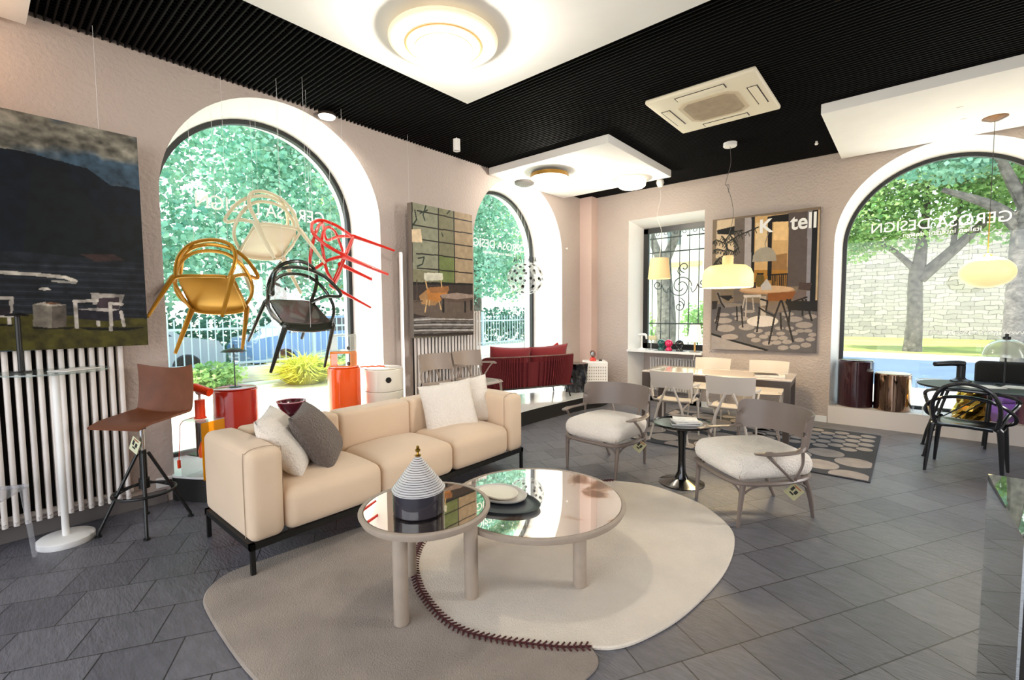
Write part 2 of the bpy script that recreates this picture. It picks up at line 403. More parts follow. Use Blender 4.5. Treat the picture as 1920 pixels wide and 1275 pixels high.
# left display platform (curved black front, white glossy top) and the ledge under the right window
m_plat_top = M('platform_white', 'f4f3f0', .16, coat=.6)
m_plat_front = M('platform_black', '1b1a19', .42)
front = crv([(-4.493, .99, 0), (-4.40, 1.02, 0), (-4.12, 1.25, 0), (-3.92, 1.9, 0), (-3.83, 2.9, 0), (-3.79, 4.0, 0), (-3.79, 5.0, 0), (-3.72, 5.9, 0), (-3.62, 6.35, 0), (-3.72, 6.75, 0), (-4.05, 6.9, 0)], 6)
poly = [(p.x, p.y) for p in front] + [(-4.25, 7.09), (-4.489, 7.09), (-4.489, 6.55), (-5.02, 6.43), (-5.02, 4.57), (-4.489, 4.45), (-4.489, 3.0), (-5.02, 2.95), (-5.02, 1.06)]
b = B(); b.prism(poly, 0, .186); struct('display_platform', b, m_plat_front)
b = B(); b.prism(poly, .187, .205); struct('display_platform_top', b, m_plat_top)
b = B(); b.box((.30, YB + .195, .1135), (2.13, .41, .227)); b.box((.30, YB - .01, .1135), (2.16, .02, .227)); b.box((2.6, YB - .01, .1135), (2.3, .02, .227)); struct('window_ledge', b, M('ledge_paint', 'e6ddd6', .5))
b = B(); b.box((XL + .008, .5 - 2, .05), (.016, 4.9, .1)); struct('baseboard_left', b, M('skirting', '6d6764', .6))
b = B(); b.box((-1.6, YB - .008, .04), (1.62, .016, .08)); struct('baseboard_back', b, m_white)
# ================================================================== SOFA GROUP
m_sofa = M('sofa_wool', 'dcc2a5', .9, bump=.5, bscale=420, var=.04, vscale=3, sheen=.25, bdist=.003)
m_boucle = M('boucle_cream', 'f3e9dc', .95, bump=1.0, bscale=80, var=.03, vscale=60, sheen=.3, bdist=.016)
m_boucle_d = M('boucle_brown', '6e5f55', .95, bump=1.0, bscale=75, var=.22, vscale=60, sheen=.3, bdist=.03)
m_seam = M('seam_thread', 'b29c86', .9)
m_wood_grey = M('greyed_oak', 'a99a8b', .55, bump=.1, bscale=90, var=.07, vscale=18)
s = thing('sofa', 'long cream wool three-seat sofa on a thin black metal frame', 'sofa', (-3.165, 2.17, 0), PI / 2)
L2 = 1.215
b = B()
for (c, d) in (((0, -.375, .177), (2.43, .03, .036)), ((0, .375, .177), (2.43, .03, .036)), ((-L2 + .015, 0, .177), (.03, .78, .036)), ((L2 - .015, 0, .177), (.03, .78, .036)), ((-.4, 0, .165), (.03, .74, .04)), ((.4, 0, .165), (.03, .74, .04))): b.box(c, d)
obj('frame', b, m_black, s)
for sx_, sy_ in ((-1, -1), (1, -1), (-1, 1), (1, 1)):
    b = B(); b.box((sx_ * (L2 - .016), sy_ * .376, .08), (.024, .024, .16)); obj('leg', b, m_black, s)
for sg in (-1, 1):
    def armf(p, sg=sg):
        k_ = 1 + .012 * math.cos(p.z / .27 * 1.4)
        return (p.x + sg * .012 * (1 - (p.y / .4) ** 2) * (1 - (p.z / .27) ** 2), p.y, p.z + (.012 * (1 - (p.y / .4) ** 2) if p.z > .1 else 0))
    b = B(); b.rbox((sg * (L2 - .105), -.005, .455), (.20, .785, .53), .052, 5, armf); a_ = obj('armrest', b, m_sofa, s)
    b = B()
    for yy in (-.335,):
        xs = sg * (L2 - .105)
        pts = [(xs - .107, yy, .22), (xs - .107, yy, .66), (xs - .092, yy, .708), (xs - .045, yy, .727), (xs + .045, yy, .727), (xs + .092, yy, .708), (xs + .107, yy, .66), (xs + .107, yy, .22)]
        b.tube(crv(pts, 4), .0022, 6)
    obj('seam', b, m_seam, a_)
for i in range(3):
    xc = -.673 + .673 * i
    def backf(p): return (p.x, p.y - .014 * (1 - (p.x / .34) ** 2) * (1 - (p.z / .27) ** 2), p.z)
    b = B(); b.rbox((xc, .285, .455), (.672, .205, .53), .036, 5, backf); obj('back_cushion', b, m_sofa, s)
    def seatf(p):
        q = max(0, 1 - (p.x / .36) ** 2) * max(0, 1 - (p.y / .32) ** 2)
        return (p.x, p.y - (.022 * (1 - (p.x / .34) ** 2) * (1 - (p.z / .14) ** 2) if p.y < 0 else 0), p.z + (.055 * q if p.z > 0 else 0))
    b = B(); b.rbox((xc, -.105, .315), (.672, .585, .25), .065, 6, seatf); c_ = obj('seat_cushion', b, m_sofa, s)

def pillow_bm(w, h_, t, n=18, seed=0):
    """soft square pillow, standing in the x-z plane"""
    rnd = random.Random(seed); b = B(); g = [[None, None] for _ in range((n + 1) ** 2)]
    ph = [rnd.uniform(0, 6) for _ in range(4)]
    for i in range(n + 1):
        for j in range(n + 1):
            u, v = i / n * 2 - 1, j / n * 2 - 1
            pin = 1 - .07 * (abs(u) ** 2 * (1 - abs(v) ** 2) * 0 + (1 - v * v) * abs(u) ** 6 * .9 + (1 - u * u) * abs(v) ** 6 * .9)
            x_, z_ = u * w / 2 * pin, v * h_ / 2 * pin
            th = t / 2 * (max(0, 1 - abs(u) ** 3.0) * max(0, 1 - abs(v) ** 3.0)) ** .55
            wr = .008 * math.sin(3 * u + ph[0]) * math.sin(2.6 * v + ph[1])
            edge = i in (0, n) or j in (0, n)
            a_ = b.bm.verts.new((x_, -th + wr, z_))
            g[i * (n + 1) + j] = [a_, a_ if edge else b.bm.verts.new((x_, th + wr, z_))]
    for i in range(n):
        for j in range(n):
            for k_ in (0, 1):
                q = [g[i * (n + 1) + j][k_], g[(i + 1) * (n + 1) + j][k_], g[(i + 1) * (n + 1) + j + 1][k_], g[i * (n + 1) + j + 1][k_]]
                try: b.bm.faces.new(q if k_ == 0 else q[::-1])
                except ValueError: pass
    return b
def pillow(label, loc, rot, w, h_, t, mat, seed):
    o = obj('cushion', pillow_bm(w, h_, t, seed=seed), mat, sharp=80); o.location = loc; o.rotation_euler = rot
    tag(o, label, 'cushion', 'loose cushions on the cream sofa'); return o
pillow('cream boucle cushion leaning on the left arm of the sofa, behind the brown cushion', (-3.15, 1.325, .65), (R_(-34), R_(-2), R_(147)), .47, .47, .19, m_boucle, 1)
pillow('dark brown boucle cushion leaning against the cream one on the sofa', (-3.12, 1.535, .65), (R_(-32), R_(-4), R_(143)), .47, .46, .19, m_boucle_d, 2)
pillow('cream boucle cushion in front of the pair at the far end of the sofa', (-3.175, 2.81, .63), (R_(-17), R_(-6), R_(64)), .50, .47, .16, m_boucle, 3)
pillow('cream boucle cushion half hidden behind another at the far arm of the sofa', (-3.21, 3.07, .635), (R_(-14), R_(-8), R_(58)), .46, .46, .14, m_boucle, 4)

# ------------------------------------------------------------------ large stitched rug
m_rug_l = M('rug_greige', 'a19386', .97, bump=.8, bscale=150, var=.30, vscale=2.6, sheen=.2, bdist=.01)
m_rug_r = M('rug_cream', 'f1e4d2', .97, bump=.8, bscale=150, var=.14, vscale=2.2, sheen=.2, bdist=.01)
m_stitch = M('stitch_wine', '4b1f20', .8)
seam = crv([(-1.02, 1.712), (-1.107, 1.635), (-1.226, 1.557), (-1.376, 1.474), (-1.526, 1.417), (-1.673, 1.415), (-1.847, 1.457), (-2.003, 1.52), (-2.196, 1.65), (-2.36, 1.86), (-2.44, 2.15), (-2.43, 2.5), (-2.34, 2.88), (-2.16, 3.25), (-1.92, 3.595)], 6)
right_out = crv([(-1.92, 3.595), (-1.66, 3.69), (-1.432, 3.669), (-1.2, 3.59), (-1.038, 3.476), (-.88, 3.30), (-.80, 3.1), (-.754, 2.791), (-.757, 2.484), (-.80, 2.144), (-.877, 1.893), (-.945, 1.775), (-1.02, 1.712)], 5)
left_out = crv([(-1.02, 1.712), (-.955, 1.66), (-.95, 1.55), (-1.0, 1.33), (-1.14, 1.05), (-1.38, .83), (-1.7, .71), (-2.0, .675), (-2.3, .675), (-2.6, .69), (-2.76, .715), (-2.87, .79), (-2.93, .91), (-2.91, 1.15), (-2.86, 1.6), (-2.78, 2.1), (-2.64, 2.6), (-2.44, 3.05), (-2.2, 3.4), (-1.92, 3.595)], 5)
rug = thing('rug', 'large egg-shaped rug of greige and cream halves with wine red stitching', 'rug', (0, 0, 0))
def rug_piece(name, poly, z1, mat):
    b = B(); n = len(poly)
    cx = sum(p[0] for p in poly) / n; cy = sum(p[1] for p in poly) / n
    lo = [b.bm.verts.new((p[0], p[1], .002)) for p in poly]; md = [b.bm.verts.new((p[0], p[1], z1 - .005)) for p in poly]
    tp = [b.bm.verts.new((p[0] + (cx - p[0]) * .006, p[1] + (cy - p[1]) * .006, z1)) for p in poly]
    for A, C in ((lo, md), (md, tp)):
        for i in range(n): b.bm.faces.new((A[i], A[(i + 1) % n], C[(i + 1) % n], C[i]))
    b.bm.faces.new(tp); obj(name, b, mat, rug, sharp=30)
rug_piece('pile_left_half', [(p.x, p.y) for p in left_out[:-1]] + [(p.x, p.y) for p in reversed(seam[1:])], .016, m_rug_l)
rug_piece('pile_right_half', [(p.x, p.y) for p in seam[:-1]] + [(p.x, p.y) for p in right_out[:-1]], .017, m_rug_r)
b = B()
acc = 0; sp = seam; zt = .019
b.tube([(p.x, p.y, zt) for p in sp], .0045, 6)
tot = 0; pos = []
for p, q in zip(sp[:-1], sp[1:]):
    d = (Vector((q.x - p.x, q.y - p.y, 0))); L_ = d.length; t_ = 0
    while acc + (L_ - t_) >= .027:
        t_ += .027 - acc; acc = 0; pos.append((p.x + d.x * t_ / L_, p.y + d.y * t_ / L_, d.normalized()))
    acc += L_ - t_
for (x_, y_, d) in pos:
    nn = Vector((-d.y, d.x, 0))
    for sg in (-1, 1):
        e_ = Vector((x_, y_, zt)) + nn * sg * .026 - d * .016
        b.tube([(x_, y_, zt + .001), tuple(e_)], .0042, 5)
obj('stitching', b, m_stitch, rug)

# ------------------------------------------------------------------ coffee tables
m_mirror = M('mirror_bronze', 'd9d0c4', .015, 1.0)
def patchy_top():  # white base with brown patches drawn by noise
    m = bpy.data.materials.new('patchy_glossy_top'); m.use_nodes = True; t = m.node_tree; b = t.nodes['Principled BSDF']
    co = t.nodes.new('ShaderNodeTexCoord'); n = t.nodes.new('ShaderNodeTexNoise'); n.inputs['Scale'].default_value = 3.1; n.inputs['Detail'].default_value = 7; n.inputs['Distortion'].default_value = .8
    r = t.nodes.new('ShaderNodeValToRGB'); el = r.color_ramp.elements
    el[0].position = .35; el[0].color = hx('fbfaf8'); el[1].position = .64; el[1].color = hx('8a6a52')
    k = el.new(.565); k.color = hx('f6f2ee'); k = el.new(.60); k.color = hx('cbb29c')
    t.links.new(co.outputs['Object'], n.inputs[0]); t.links.new(n.outputs[0], r.inputs[0]); t.links.new(r.outputs[0], b.inputs['Base Color'])
    b.inputs['Roughness'].default_value = .02; b.inputs['Metallic'].default_value = .75; b.inputs['Coat Weight'].default_value = 1; b.inputs['Coat Roughness'].default_value = .01
    return m
def round_table(label, c, r, h_, angs, lr, top, tl):
    t = thing('coffee_table', label, 'coffee table', (c[0], c[1], .0175), 0)
    b = B(); b.lathe([(0, h_ - .045), (r - .035, h_ - .045), (r - .012, h_ - .036), (r, h_ - .012), (r, h_ - .003), (r - .004, h_), (r - .022, h_), (r - .026, h_ - .006), (0, h_ - .006)], 72); obj('tray_rim', b, m_wood_grey, t)
    b = B(); b.cyl((0, 0, h_ - .0055), r - .028, .004, 72); obj('tabletop', b, top, t)
    for a in angs:
        x_, y_ = lr * math.cos(R_(a)), lr * math.sin(R_(a))
        b = B(); b.lathe([(0, 0), (.033, 0), (.036, .004), (.036, h_ - .046), (0, h_ - .046)], 28, (x_, y_, 0)); obj('leg', b, m_wood_grey, t)
    return t
round_table('tall small round coffee table with smoked mirror top, under the striped glass jar', (-1.875, 1.485), .335, .485, (-70, 36, 165), .235, m_mirror, 0)
round_table('low wide round coffee table with brown-patched glossy top, holding stacked plates', (-1.70, 2.20), .535, .345, (-18.5, 222, 102), .415, patchy_top(), 0)
# striped glass jar
m_smoke = clear_mat('smoked_glass', '5a5560', .32, .03, .7)
m_clear = clear_mat('clear_glass', 'ffffff', .10, .02)
m_brass = M('brass', 'b08a3c', .25, 1.0)
j = thing('glass_jar', 'smoked glass jar with a striped cone lid and brass finial', 'jar', (-1.842, 1.417, .5025))
b = B(); b.lathe([(0, .0), (.108, .0), (.115, .008), (.116, .105), (.110, .105), (.109, .014), (0, .012)], 48); obj('bowl', b, m_smoke, j)
pr = [(.117, .106)]
N_ = 17
for i in range(N_):
    a = i / N_; c_ = (i + .5) / N_; d = (i + 1) / N_
    R0 = lambda t: .118 * (1 - t) + .010 * t
    Z0 = lambda t: .112 + .150 * t
    pr += [(R0(a), Z0(a)), (R0(a) + .003, Z0(a + .012)), (R0(c_) + .003, Z0(c_)), (R0(c_), Z0(c_) + .001)]
pr += [(.009, .264), (0, .265)]
m_stripe = bpy.data.materials.new('striped_glass'); m_stripe.use_nodes = True
def _stripe(m):
    t = m.node_tree; b = t.nodes['Principled BSDF']; co = t.nodes.new('ShaderNodeTexCoord'); sp_ = t.nodes.new('ShaderNodeSeparateXYZ')
    mt = t.nodes.new('ShaderNodeMath'); mt.operation = 'MULTIPLY'; mt.inputs[1].default_value = 17 / .150
    fr_ = t.nodes.new('ShaderNodeMath'); fr_.operation = 'FRACT'; rp = t.nodes.new('ShaderNodeValToRGB'); rp.color_ramp.interpolation = 'CONSTANT'
    rp.color_ramp.elements[0].color = hx('f6f4f2'); rp.color_ramp.elements[1].position = .62; rp.color_ramp.elements[1].color = hx('4d4850')
    t.links.new(co.outputs['Object'], sp_.inputs[0]); t.links.new(sp_.outputs['Z'], mt.inputs[0]); t.links.new(mt.outputs[0], fr_.inputs[0]); t.links.new(fr_.outputs[0], rp.inputs[0]); t.links.new(rp.outputs[0], b.inputs['Base Color'])
    b.inputs['Roughness'].default_value = .12; b.inputs['Alpha'].default_value = .72
_stripe(m_stripe)
b = B(); b.lathe(pr, 48); lid = obj('lid', b, m_stripe, j)
b = B(); b.lathe([(0, .264), (.014, .266), (.016, .27), (.006, .274), (.005, .284), (.011, .288), (.012, .296), (.006, .303), (.008, .307), (.005, .313), (0, .315)], 18); obj('finial', b, m_brass, lid)
j.scale = (1.1, 1.1, 1.06)
# stacked plates
def plate(label, c, rx, ry, z, h_, mat, ph, grp='stacked plates'):
    b = B(); n = 48; rings = []
    for (k_, zz) in ((.0, .0), (.86, 0.0), (.97, h_ * .5), (1.0, h_), (.985, h_), (.93, h_ * .55), (.8, h_ * .45), (0, h_ * .42)):
        ring = []
        for i in range(n):
            a = 2 * PI * i / n; q = 1 + .06 * math.cos(2 * a + ph) + .035 * math.cos(3 * a + ph * 2)
            ring.append(b.bm.verts.new((rx * q * k_ * math.cos(a), ry * q * k_ * math.sin(a), zz))) if k_ > 0 else None
        if k_ == 0: ring = [b.bm.verts.new((0, 0, zz))]
        rings.append(ring)
    for A, C in zip(rings[:-1], rings[1:]):
        for i in range(n):
            q = []
            for v in (A[i % len(A)], A[(i + 1) % len(A)], C[(i + 1) % len(C)], C[i % len(C)]):
                if v not in q: q.append(v)
            if len(q) > 2: b.bm.faces.new(q)
    o = obj('plate', b, mat, sharp=50); o.location = (c[0], c[1], z); o.rotation_euler = (0, 0, .35)
    return tag(o, label, 'plate', grp)
plate('large charcoal irregular plate at the bottom of the stack of three', (-1.815, 1.99), .235, .185, .363, .018, M('ceramic_charcoal', '2c3138', .35), .4)
plate('middle white plate with black underside in the stack of three', (-1.87, 2.05), .17, .14, .375, .022, M('ceramic_white_black', 'd9d3cb', .35), .8)
plate('smallest cream plate on top of the stack of three', (-1.865, 2.04), .125, .10, .392, .016, M('ceramic_cream', 'f3ead9', .35), 1.3)
# ================================================================== CHAIRS AND DINING GROUP
m_taupe = M('taupe_plastic', '776a62', .38, bump=.04, bscale=80)
m_beige_pl = M('pale_grey_plastic', 'cfc4b8', .36)
m_tag = M('card_tag', 'b3ad84', .7); m_tag_d = M('card_print', '2d2b26', .7); m_tag_w = M('card_white', 'e9e6dd', .7)
def hang_tag(parent, loc, rz, tilt, mat=None):
    Mx = Matrix.Rotation(rz, 3, 'Z') @ Matrix.Rotation(R_(tilt), 3, 'Y')
    b = B(); b.box((0, 0, -.075), (.085, .003, .105), mat=None)
    for (x_, z_, w, h_) in ((-.018, -.062, .018, .035), (.012, -.07, .02, .03), (-.002, -.095, .03, .012)): b.box((x_, -.0022, z_), (w, .001, h_), mi=1); b.box((x_, .0022, z_), (w, .001, h_), mi=1)
    b.box((0, -.0022, -.035), (.05, .001, .008), mi=2)
    b.tube([(0, 0, .0), (0, .002, -.024)], .0012, 4)
    for v in b.bm.verts: v.co = Mx @ v.co + Vector(loc)
    return obj('price_tag', b, [mat or m_tag, m_tag_d, M('card_red', 'a8583c', .7)], parent)
# ---- boucle lounge chair
def lounge(label, loc, rz):
    t = thing('lounge_chair', label, 'armchair', loc, rz, 'boucle lounge chairs')
    ring = crv([(0, -.33, .315), (.2, -.315, .315), (.285, -.26, .315), (.325, -.05, .318), (.29, .17, .322), (.2, .29, .325), (0, .325, .325), (-.2, .29, .325), (-.29, .17, .322), (-.325, -.05, .318), (-.285, -.26, .315), (-.2, -.315, .315)], 5, True)
    b = B(); b.tube(ring, .017, 8, True, flat=1.3); obj('seat_frame', b, m_taupe, t)
    for sg in (-1, 1):
        b = B(); b.tube(crv([(sg * .275, -.265, .325), (sg * .272, -.275, .2), (sg * .262, -.29, .0)], 5), [.021, .018, .012], 10)
        b.tube(crv([(sg * .268, -.275, .235), (sg * .235, -.295, .285), (sg * .17, -.318, .31)], 4), [.008, .008], 6)
        b.tube(crv([(sg * .27, -.27, .225), (sg * .29, -.215, .28), (sg * .312, -.13, .312)], 4), [.008, .008], 6); obj('leg', b, m_taupe, t)
        b = B(); b.tube(crv([(sg * .25, .22, .33), (sg * .235, .285, .17), (sg * .2, .345, .0)], 5), [.022, .018, .012], 10)
        b.tube(crv([(sg * .235, .28, .19), (sg * .17, .305, .27), (sg * .10, .318, .318)], 4), [.008, .008], 6)
        b.tube(crv([(sg * .243, .25, .24), (sg * .285, .16, .29), (sg * .31, .06, .315)], 4), [.008, .008], 6); obj('leg', b, m_taupe, t)
    def bf(u, v):
        a = R_(-74 + 148 * u); w = abs(2 * u - 1)
        z = .555 + .215 * v - .02 * (w ** 2) * (1 - v)
        cut = .03 * max(0, (w - .86) / .14) ** 2
        z = z - cut if v > .5 else z + cut * .6
        rr = 1 + .09 * (z - .5)
        return ((.37 * math.sin(a)) * rr, (.01 + .315 * math.cos(a)) * rr + .03 * v, z)
    b = B(); b.shell(bf, 36, 8, .013); obj('backrest', b, m_taupe, t)
    for x_ in (-.13, .13): b = B(); b.tube(crv([(x_ * .9, .315, .325), (x_, .325, .45), (x_ * 1.25, .322, .565)], 4), [.011, .008, .013], 8); obj('back_post', b, m_taupe, t)
    for sg in (-1, 1):
        b = B()
        b.tube(crv([(sg * .335, .14, .575), (sg * .365, .07, .545), (sg * .385, -.05, .538), (sg * .372, -.17, .538), (sg * .345, -.235, .536)], 6), [.016, .026, .030, .034, .022], 10, flat=.0 + 1.0)
        for v in b.bm.verts: v.co.z = .540 + (v.co.z - .540) * (.30 if v.co.z < .57 else .6)
        b.tube(crv([(sg * .372, -.16, .532), (sg * .385, -.08, .45), (sg * .35, .03, .36), (sg * .315, .08, .325)], 6), [.013, .009, .010, .014], 8)
        b.tube(crv([(sg * .345, .12, .56), (sg * .35, .12, .45), (sg * .335, .09, .36), (sg * .31, .1, .322)], 5), [.013, .009, .009, .013], 8)
        obj('armrest', b, m_taupe, t)
    def cf(p):
        k_ = .030 * max(0, 1 - (p.x / .31) ** 2) * max(0, 1 - (p.y / .31) ** 2)
        q = 1 - .05 * (max(0, p.y) / .3)
        return (p.x * q, p.y, p.z + (k_ if p.z > 0 else 0))
    b = B(); b.rbox((0, -.01, .405), (.60, .615, .165), .10, 7, lambda p: ((p.x * (1 - .06 * max(0, p.y / .3))), p.y - .025 * (1 - (p.x / .3) ** 2) * (1 if p.y < 0 else -.4), cf(p)[2])); c_ = obj('seat_cushion', b, m_boucle, t)
    b = B()
    for sg in (-1, 1): b.tube(crv([(sg * .267, -.285, .335), (sg * .272, -.292, .40), (sg * .264, -.283, .445), (sg * .235, -.25, .478)], 4), .003, 5)
    obj('seam', b, m_seam, c_)
    hang_tag(t, (.30, .16, .285) if label.startswith('right') or True else (0, 0, 0), R_(35), 38)
    return t
lounge('taupe lounge chair with cream boucle seat, left of the black tulip table, nearer the sofa', (-2.16, 3.915, 0), R_(-4))
lounge('taupe lounge chair with cream boucle seat, nearest the camera, right of the black side table', (-.86, 3.755, 0), R_(-41))
# ---- slim one-piece dining chair
def ai_chair(label, loc, rz, mat, arms=True, grp='pale dining chairs'):
    t = thing('dining_chair', label, 'chair', loc, rz, grp)
    def sf(u, v):
        x_ = (u - .5) * .44 * (1 - .10 * v); y_ = -.225 + .42 * v
        z = .445 - .012 * (1 - (2 * u - 1) ** 2) - .022 * max(0, 1 - v / .12) ** 2 + .03 * max(0, (v - .85) / .15) ** 2
        return (x_, y_, z)
    b = B(); b.shell(sf, 14, 16, .012); obj('seat', b, mat, t)
    def bf(u, v):
        w = 2 * u - 1; z = .61 + .19 * v - .012 * w * w * (1 - v)
        return (.228 * w * (1 + .05 * v), .235 - .075 * w * w + .05 * (v), z)
    b = B(); b.shell(bf, 20, 6, .011); obj('backrest', b, mat, t)
    for sg in (-1, 1):
        b = B(); b.tube(crv([(sg * .035, .242, .625), (sg * .085, .235, .5), (sg * .135, .235, .36), (sg * .215, .27, 0)], 6), [.014, .012, .014, .010], 8); obj('leg', b, mat, t)
        b = B(); b.tube(crv([(sg * .185, -.19, .44), (sg * .2, -.2, .40), (sg * .215, -.225, 0)], 5), [.017, .015, .009], 8); obj('leg', b, mat, t)
    b = B()
    for sg in (-1, 1):
        b.tube(crv([(sg * .215, .175, .62), (sg * .222, .185, .53), (sg * .215, .14, .455), (sg * .20, .05, .432), (sg * .15, -.1, .428)], 6), [.012, .010, .010, .010, .008], 8)
        b.tube(crv([(sg * .13, .235, .36), (sg * .16, .15, .415), (sg * .17, .05, .43)], 4), [.008, .008], 6)
    obj('side_strut', b, mat, t)
    if arms:
        for sg in (-1, 1):
            b = B(); b.tube(crv([(sg * .22, .17, .64), (sg * .25, .09, .645), (sg * .262, -.02, .648), (sg * .25, -.08, .645)], 5), [.012, .014, .016, .008], 8, flat=.6)
            b.tube(crv([(sg * .255, -.0, .64), (sg * .25, .07, .57), (sg * .222, .12, .48)], 4), [.010, .008, .010], 8); obj('armrest', b, mat, t)
    return t
c1 = ai_chair('pale grey dining chair at the near side of the table, left one', (-2.05, 5.32, .012), R_(186), m_beige_pl)
def chair_copy(src, loc, rz, label, grp='pale dining chairs'): return dup(src, loc, rz, label, grp)
chair_copy(c1, (-1.42, 5.30, .012), R_(187), 'pale grey dining chair just behind the back of the nearest lounge chair')
chair_copy(c1, (-2.10, 6.66, .012), R_(4), 'pale dining chair across the table, under the pendant with the glowing mushroom shade')
chair_copy(c1, (-1.40, 6.70, .012), R_(2), 'pale dining chair across the table, below the right half of the large back wall picture')
ai_chair('taupe armless chair on the white platform against the radiator', (-4.05, 3.545, .206), R_(87), M('taupe_light', '9c8c80', .38), False, 'taupe chairs on the platform')
ai_chair('taupe chair with short arms on the white platform beside the red loveseat', (-4.05, 4.06, .206), R_(87), MATS['taupe_light'], True, 'taupe chairs on the platform')
# ---- dining table
m_top = M('ceramic_top', 'd9c9bb', .12, coat=.5); m_leg_d = M('table_frame_brown', '53473f', .4)
t = thing('dining_table', 'rectangular dining table with glossy beige top between the four pale chairs', 'dining table', (-1.78, 5.95, .012), R_(5))
b = B(); b.rbox((0, 0, .716), (1.64, .72, .016), .004, 2); obj('tabletop', b, m_top, t)
b = B(); b.box((0, -.335, .67), (1.60, .025, .075)); b.box((0, .335, .67), (1.60, .025, .075)); b.box((-.79, 0, .67), (.025, .66, .075)); b.box((.79, 0, .67), (.025, .66, .075)); obj('apron', b, m_leg_d, t)
for sx_ in (-1, 1):
    for sy_ in (-1, 1):
        b = B(); b.box((sx_ * .775, sy_ * .32, .354), (.06 if sx_ > 0 else .085, .07, .708)); obj('leg', b, m_leg_d, t)
m_mag = M('magazine_cover', 'd8d2c8', .35, var=.5, vscale=22); m_mag2 = M('magazine_dark', '4a423c', .35, var=.6, vscale=30); m_paper = M('paper', 'ece8e0', .7)
def magazine(label, loc, rz, w, h_, t_, mat, grp):
    o = thing('magazine', label, 'magazine', loc, rz, grp)
    b = B(); b.box((0, 0, t_ / 2), (w * .985, h_ * .985, t_ - .001)); obj('pages', b, m_paper, o)
    b = B(); b.box((0, 0, t_ - .0006), (w, h_, .0016)); obj('cover', b, mat, o)
magazine('closed magazine lying under the open dark one at the table end', (-1.19, 5.90, .737), R_(12), .30, .24, .014, m_mag, 'magazines on the dining table')
magazine('dark printed magazine on top at the right end of the dining table', (-1.24, 5.92, .7515), R_(22), .24, .19, .008, m_mag2, 'magazines on the dining table')
# ---- dotted rug
m_rug_d = M('rug_charcoal', '43454b', .95, bump=.5, bscale=200, var=.08, vscale=6); m_dot = M('rug_dot_grey', 'a49b96', .95, bump=.5, bscale=200, var=.14, vscale=9)
r = thing('rug', 'charcoal rectangular rug with pale grey dots under the dining table', 'rug', (0, 0, 0))
b = B(); b.rbox((-1.42, 5.92, .0065), (2.42, 1.92, .011), .004, 2); obj('pile', b, m_rug_d, r)
b = B()
def dot(x_, y_, rad):
    pts = []
    for i in range(28):
        a = 2 * PI * i / 28; pts.append((max(-2.61, min(-.225, x_ + rad * math.cos(a))), max(4.975, min(6.86, y_ + rad * math.sin(a)))))
    if max(p[1] for p in pts) - min(p[1] for p in pts) < .05: return
    q = []
    for p in pts:
        if not q or (abs(p[0] - q[-1][0]) + abs(p[1] - q[-1][1])) > 1e-5: q.append(p)
    if abs(q[0][0] - q[-1][0]) + abs(q[0][1] - q[-1][1]) < 1e-5: q.pop()
    if len(q) > 2: b.prism(q, .0118, .0132)
for k_ in range(10):
    for mm in range(-1, 5):
        x_, y_ = -.36 - .255 * k_, 5.03 + .46 * mm + (.21 if k_ % 2 else 0)
        if x_ > -1.35 and y_ > 5.8: continue
        dot(x_, y_, .16)
for k_ in range(9):
    for mm in range(6):
        x_, y_ = -.318 - .126 * k_, 6.73 - .215 * mm - (.11 if k_ % 2 else 0)
        if y_ > 5.93: dot(x_, y_, .072)
obj('dots', b, m_dot, r)
# ---- tulip side table
m_gloss_black = M('gloss_black', '0b0b0c', .18, coat=.35)
t = thing('side_table', 'glossy black tulip side table between the two lounge chairs', 'side table', (-1.46, 3.95, 0))
b = B(); b.lathe([(0, 0), (.185, 0), (.188, .008), (.15, .016), (.06, .045), (.035, .10), (.03, .2), (0, .2)], 40); obj('base', b, m_gloss_black, t)
b = B(); b.lathe([(0, .1), (.031, .1), (.029, .3), (.036, .42), (.055, .49), (.085, .512), (0, .514)], 32); obj('stem', b, m_gloss_black, t)
b = B(); b.lathe([(0, .512), (.225, .512), (.242, .518), (.246, .53), (.240, .535), (.235, .526), (0, .525)], 56); obj('tabletop', b, m_gloss_black, t)
for i, (dx, dy, rz, ww, mt, lb) in enumerate(((.02, .0, .5, .23, m_mag2, 'dark magazine at the bottom of the pile on the tulip table'), (.03, .01, .7, .22, m_mag, 'pale magazine in the middle of the pile on the tulip table'), (.015, .02, .42, .20, M('magazine_white', 'f2f0ec', .4, var=.25, vscale=30), 'white magazine on top of the pile on the tulip table'))):
    magazine(lb, (-1.46 + dx, 3.95 + dy, .526 + i * .0125), rz, ww, ww * .75, .012, mt, 'magazines on the tulip table')
# ---- bar stool
m_leather = M('brown_leather', '74432a', .45, bump=.2, bscale=120, var=.15, vscale=10, bdist=.004)
t = thing('bar_stool', 'brown leather swivel bar stool on black spider legs by the radiator', 'bar stool', (-4.06, .735, 0), R_(32))
def stf(u, v):
    w = 2 * u - 1
    if v < .55: q = v / .55; y_ = -.20 + .36 * q; z = .765 + .03 * (w * w) * q - .02 * max(0, 1 - q * 3) ** 2
    else:
        q = (v - .55) / .45; a = q * R_(80)
        y_ = .16 + .075 * math.sin(min(a * 1.3, PI / 2)) + .02 * q; z = .765 + .03 * w * w + .085 * (1 - math.cos(min(a * 1.3, PI / 2))) + max(0, q - .3) * .36
    return ((.205 + .02 * min(1, v * 2)) * w * (1 - .05 * max(0, .2 - v) / .2), y_ - .05 * w * w * max(0, v - .55) / .45, z)
b = B(); b.shell(stf, 20, 30, .014); obj('seat_shell', b, m_leather, t)
b = B(); b.cyl((0, 0, .70), .028, .05, 20); b.box((0, .02, .752), (.05, .26, .012)); b.box((0, .02, .75), (.22, .05, .010)); obj('swivel_mount', b, m_black, t)
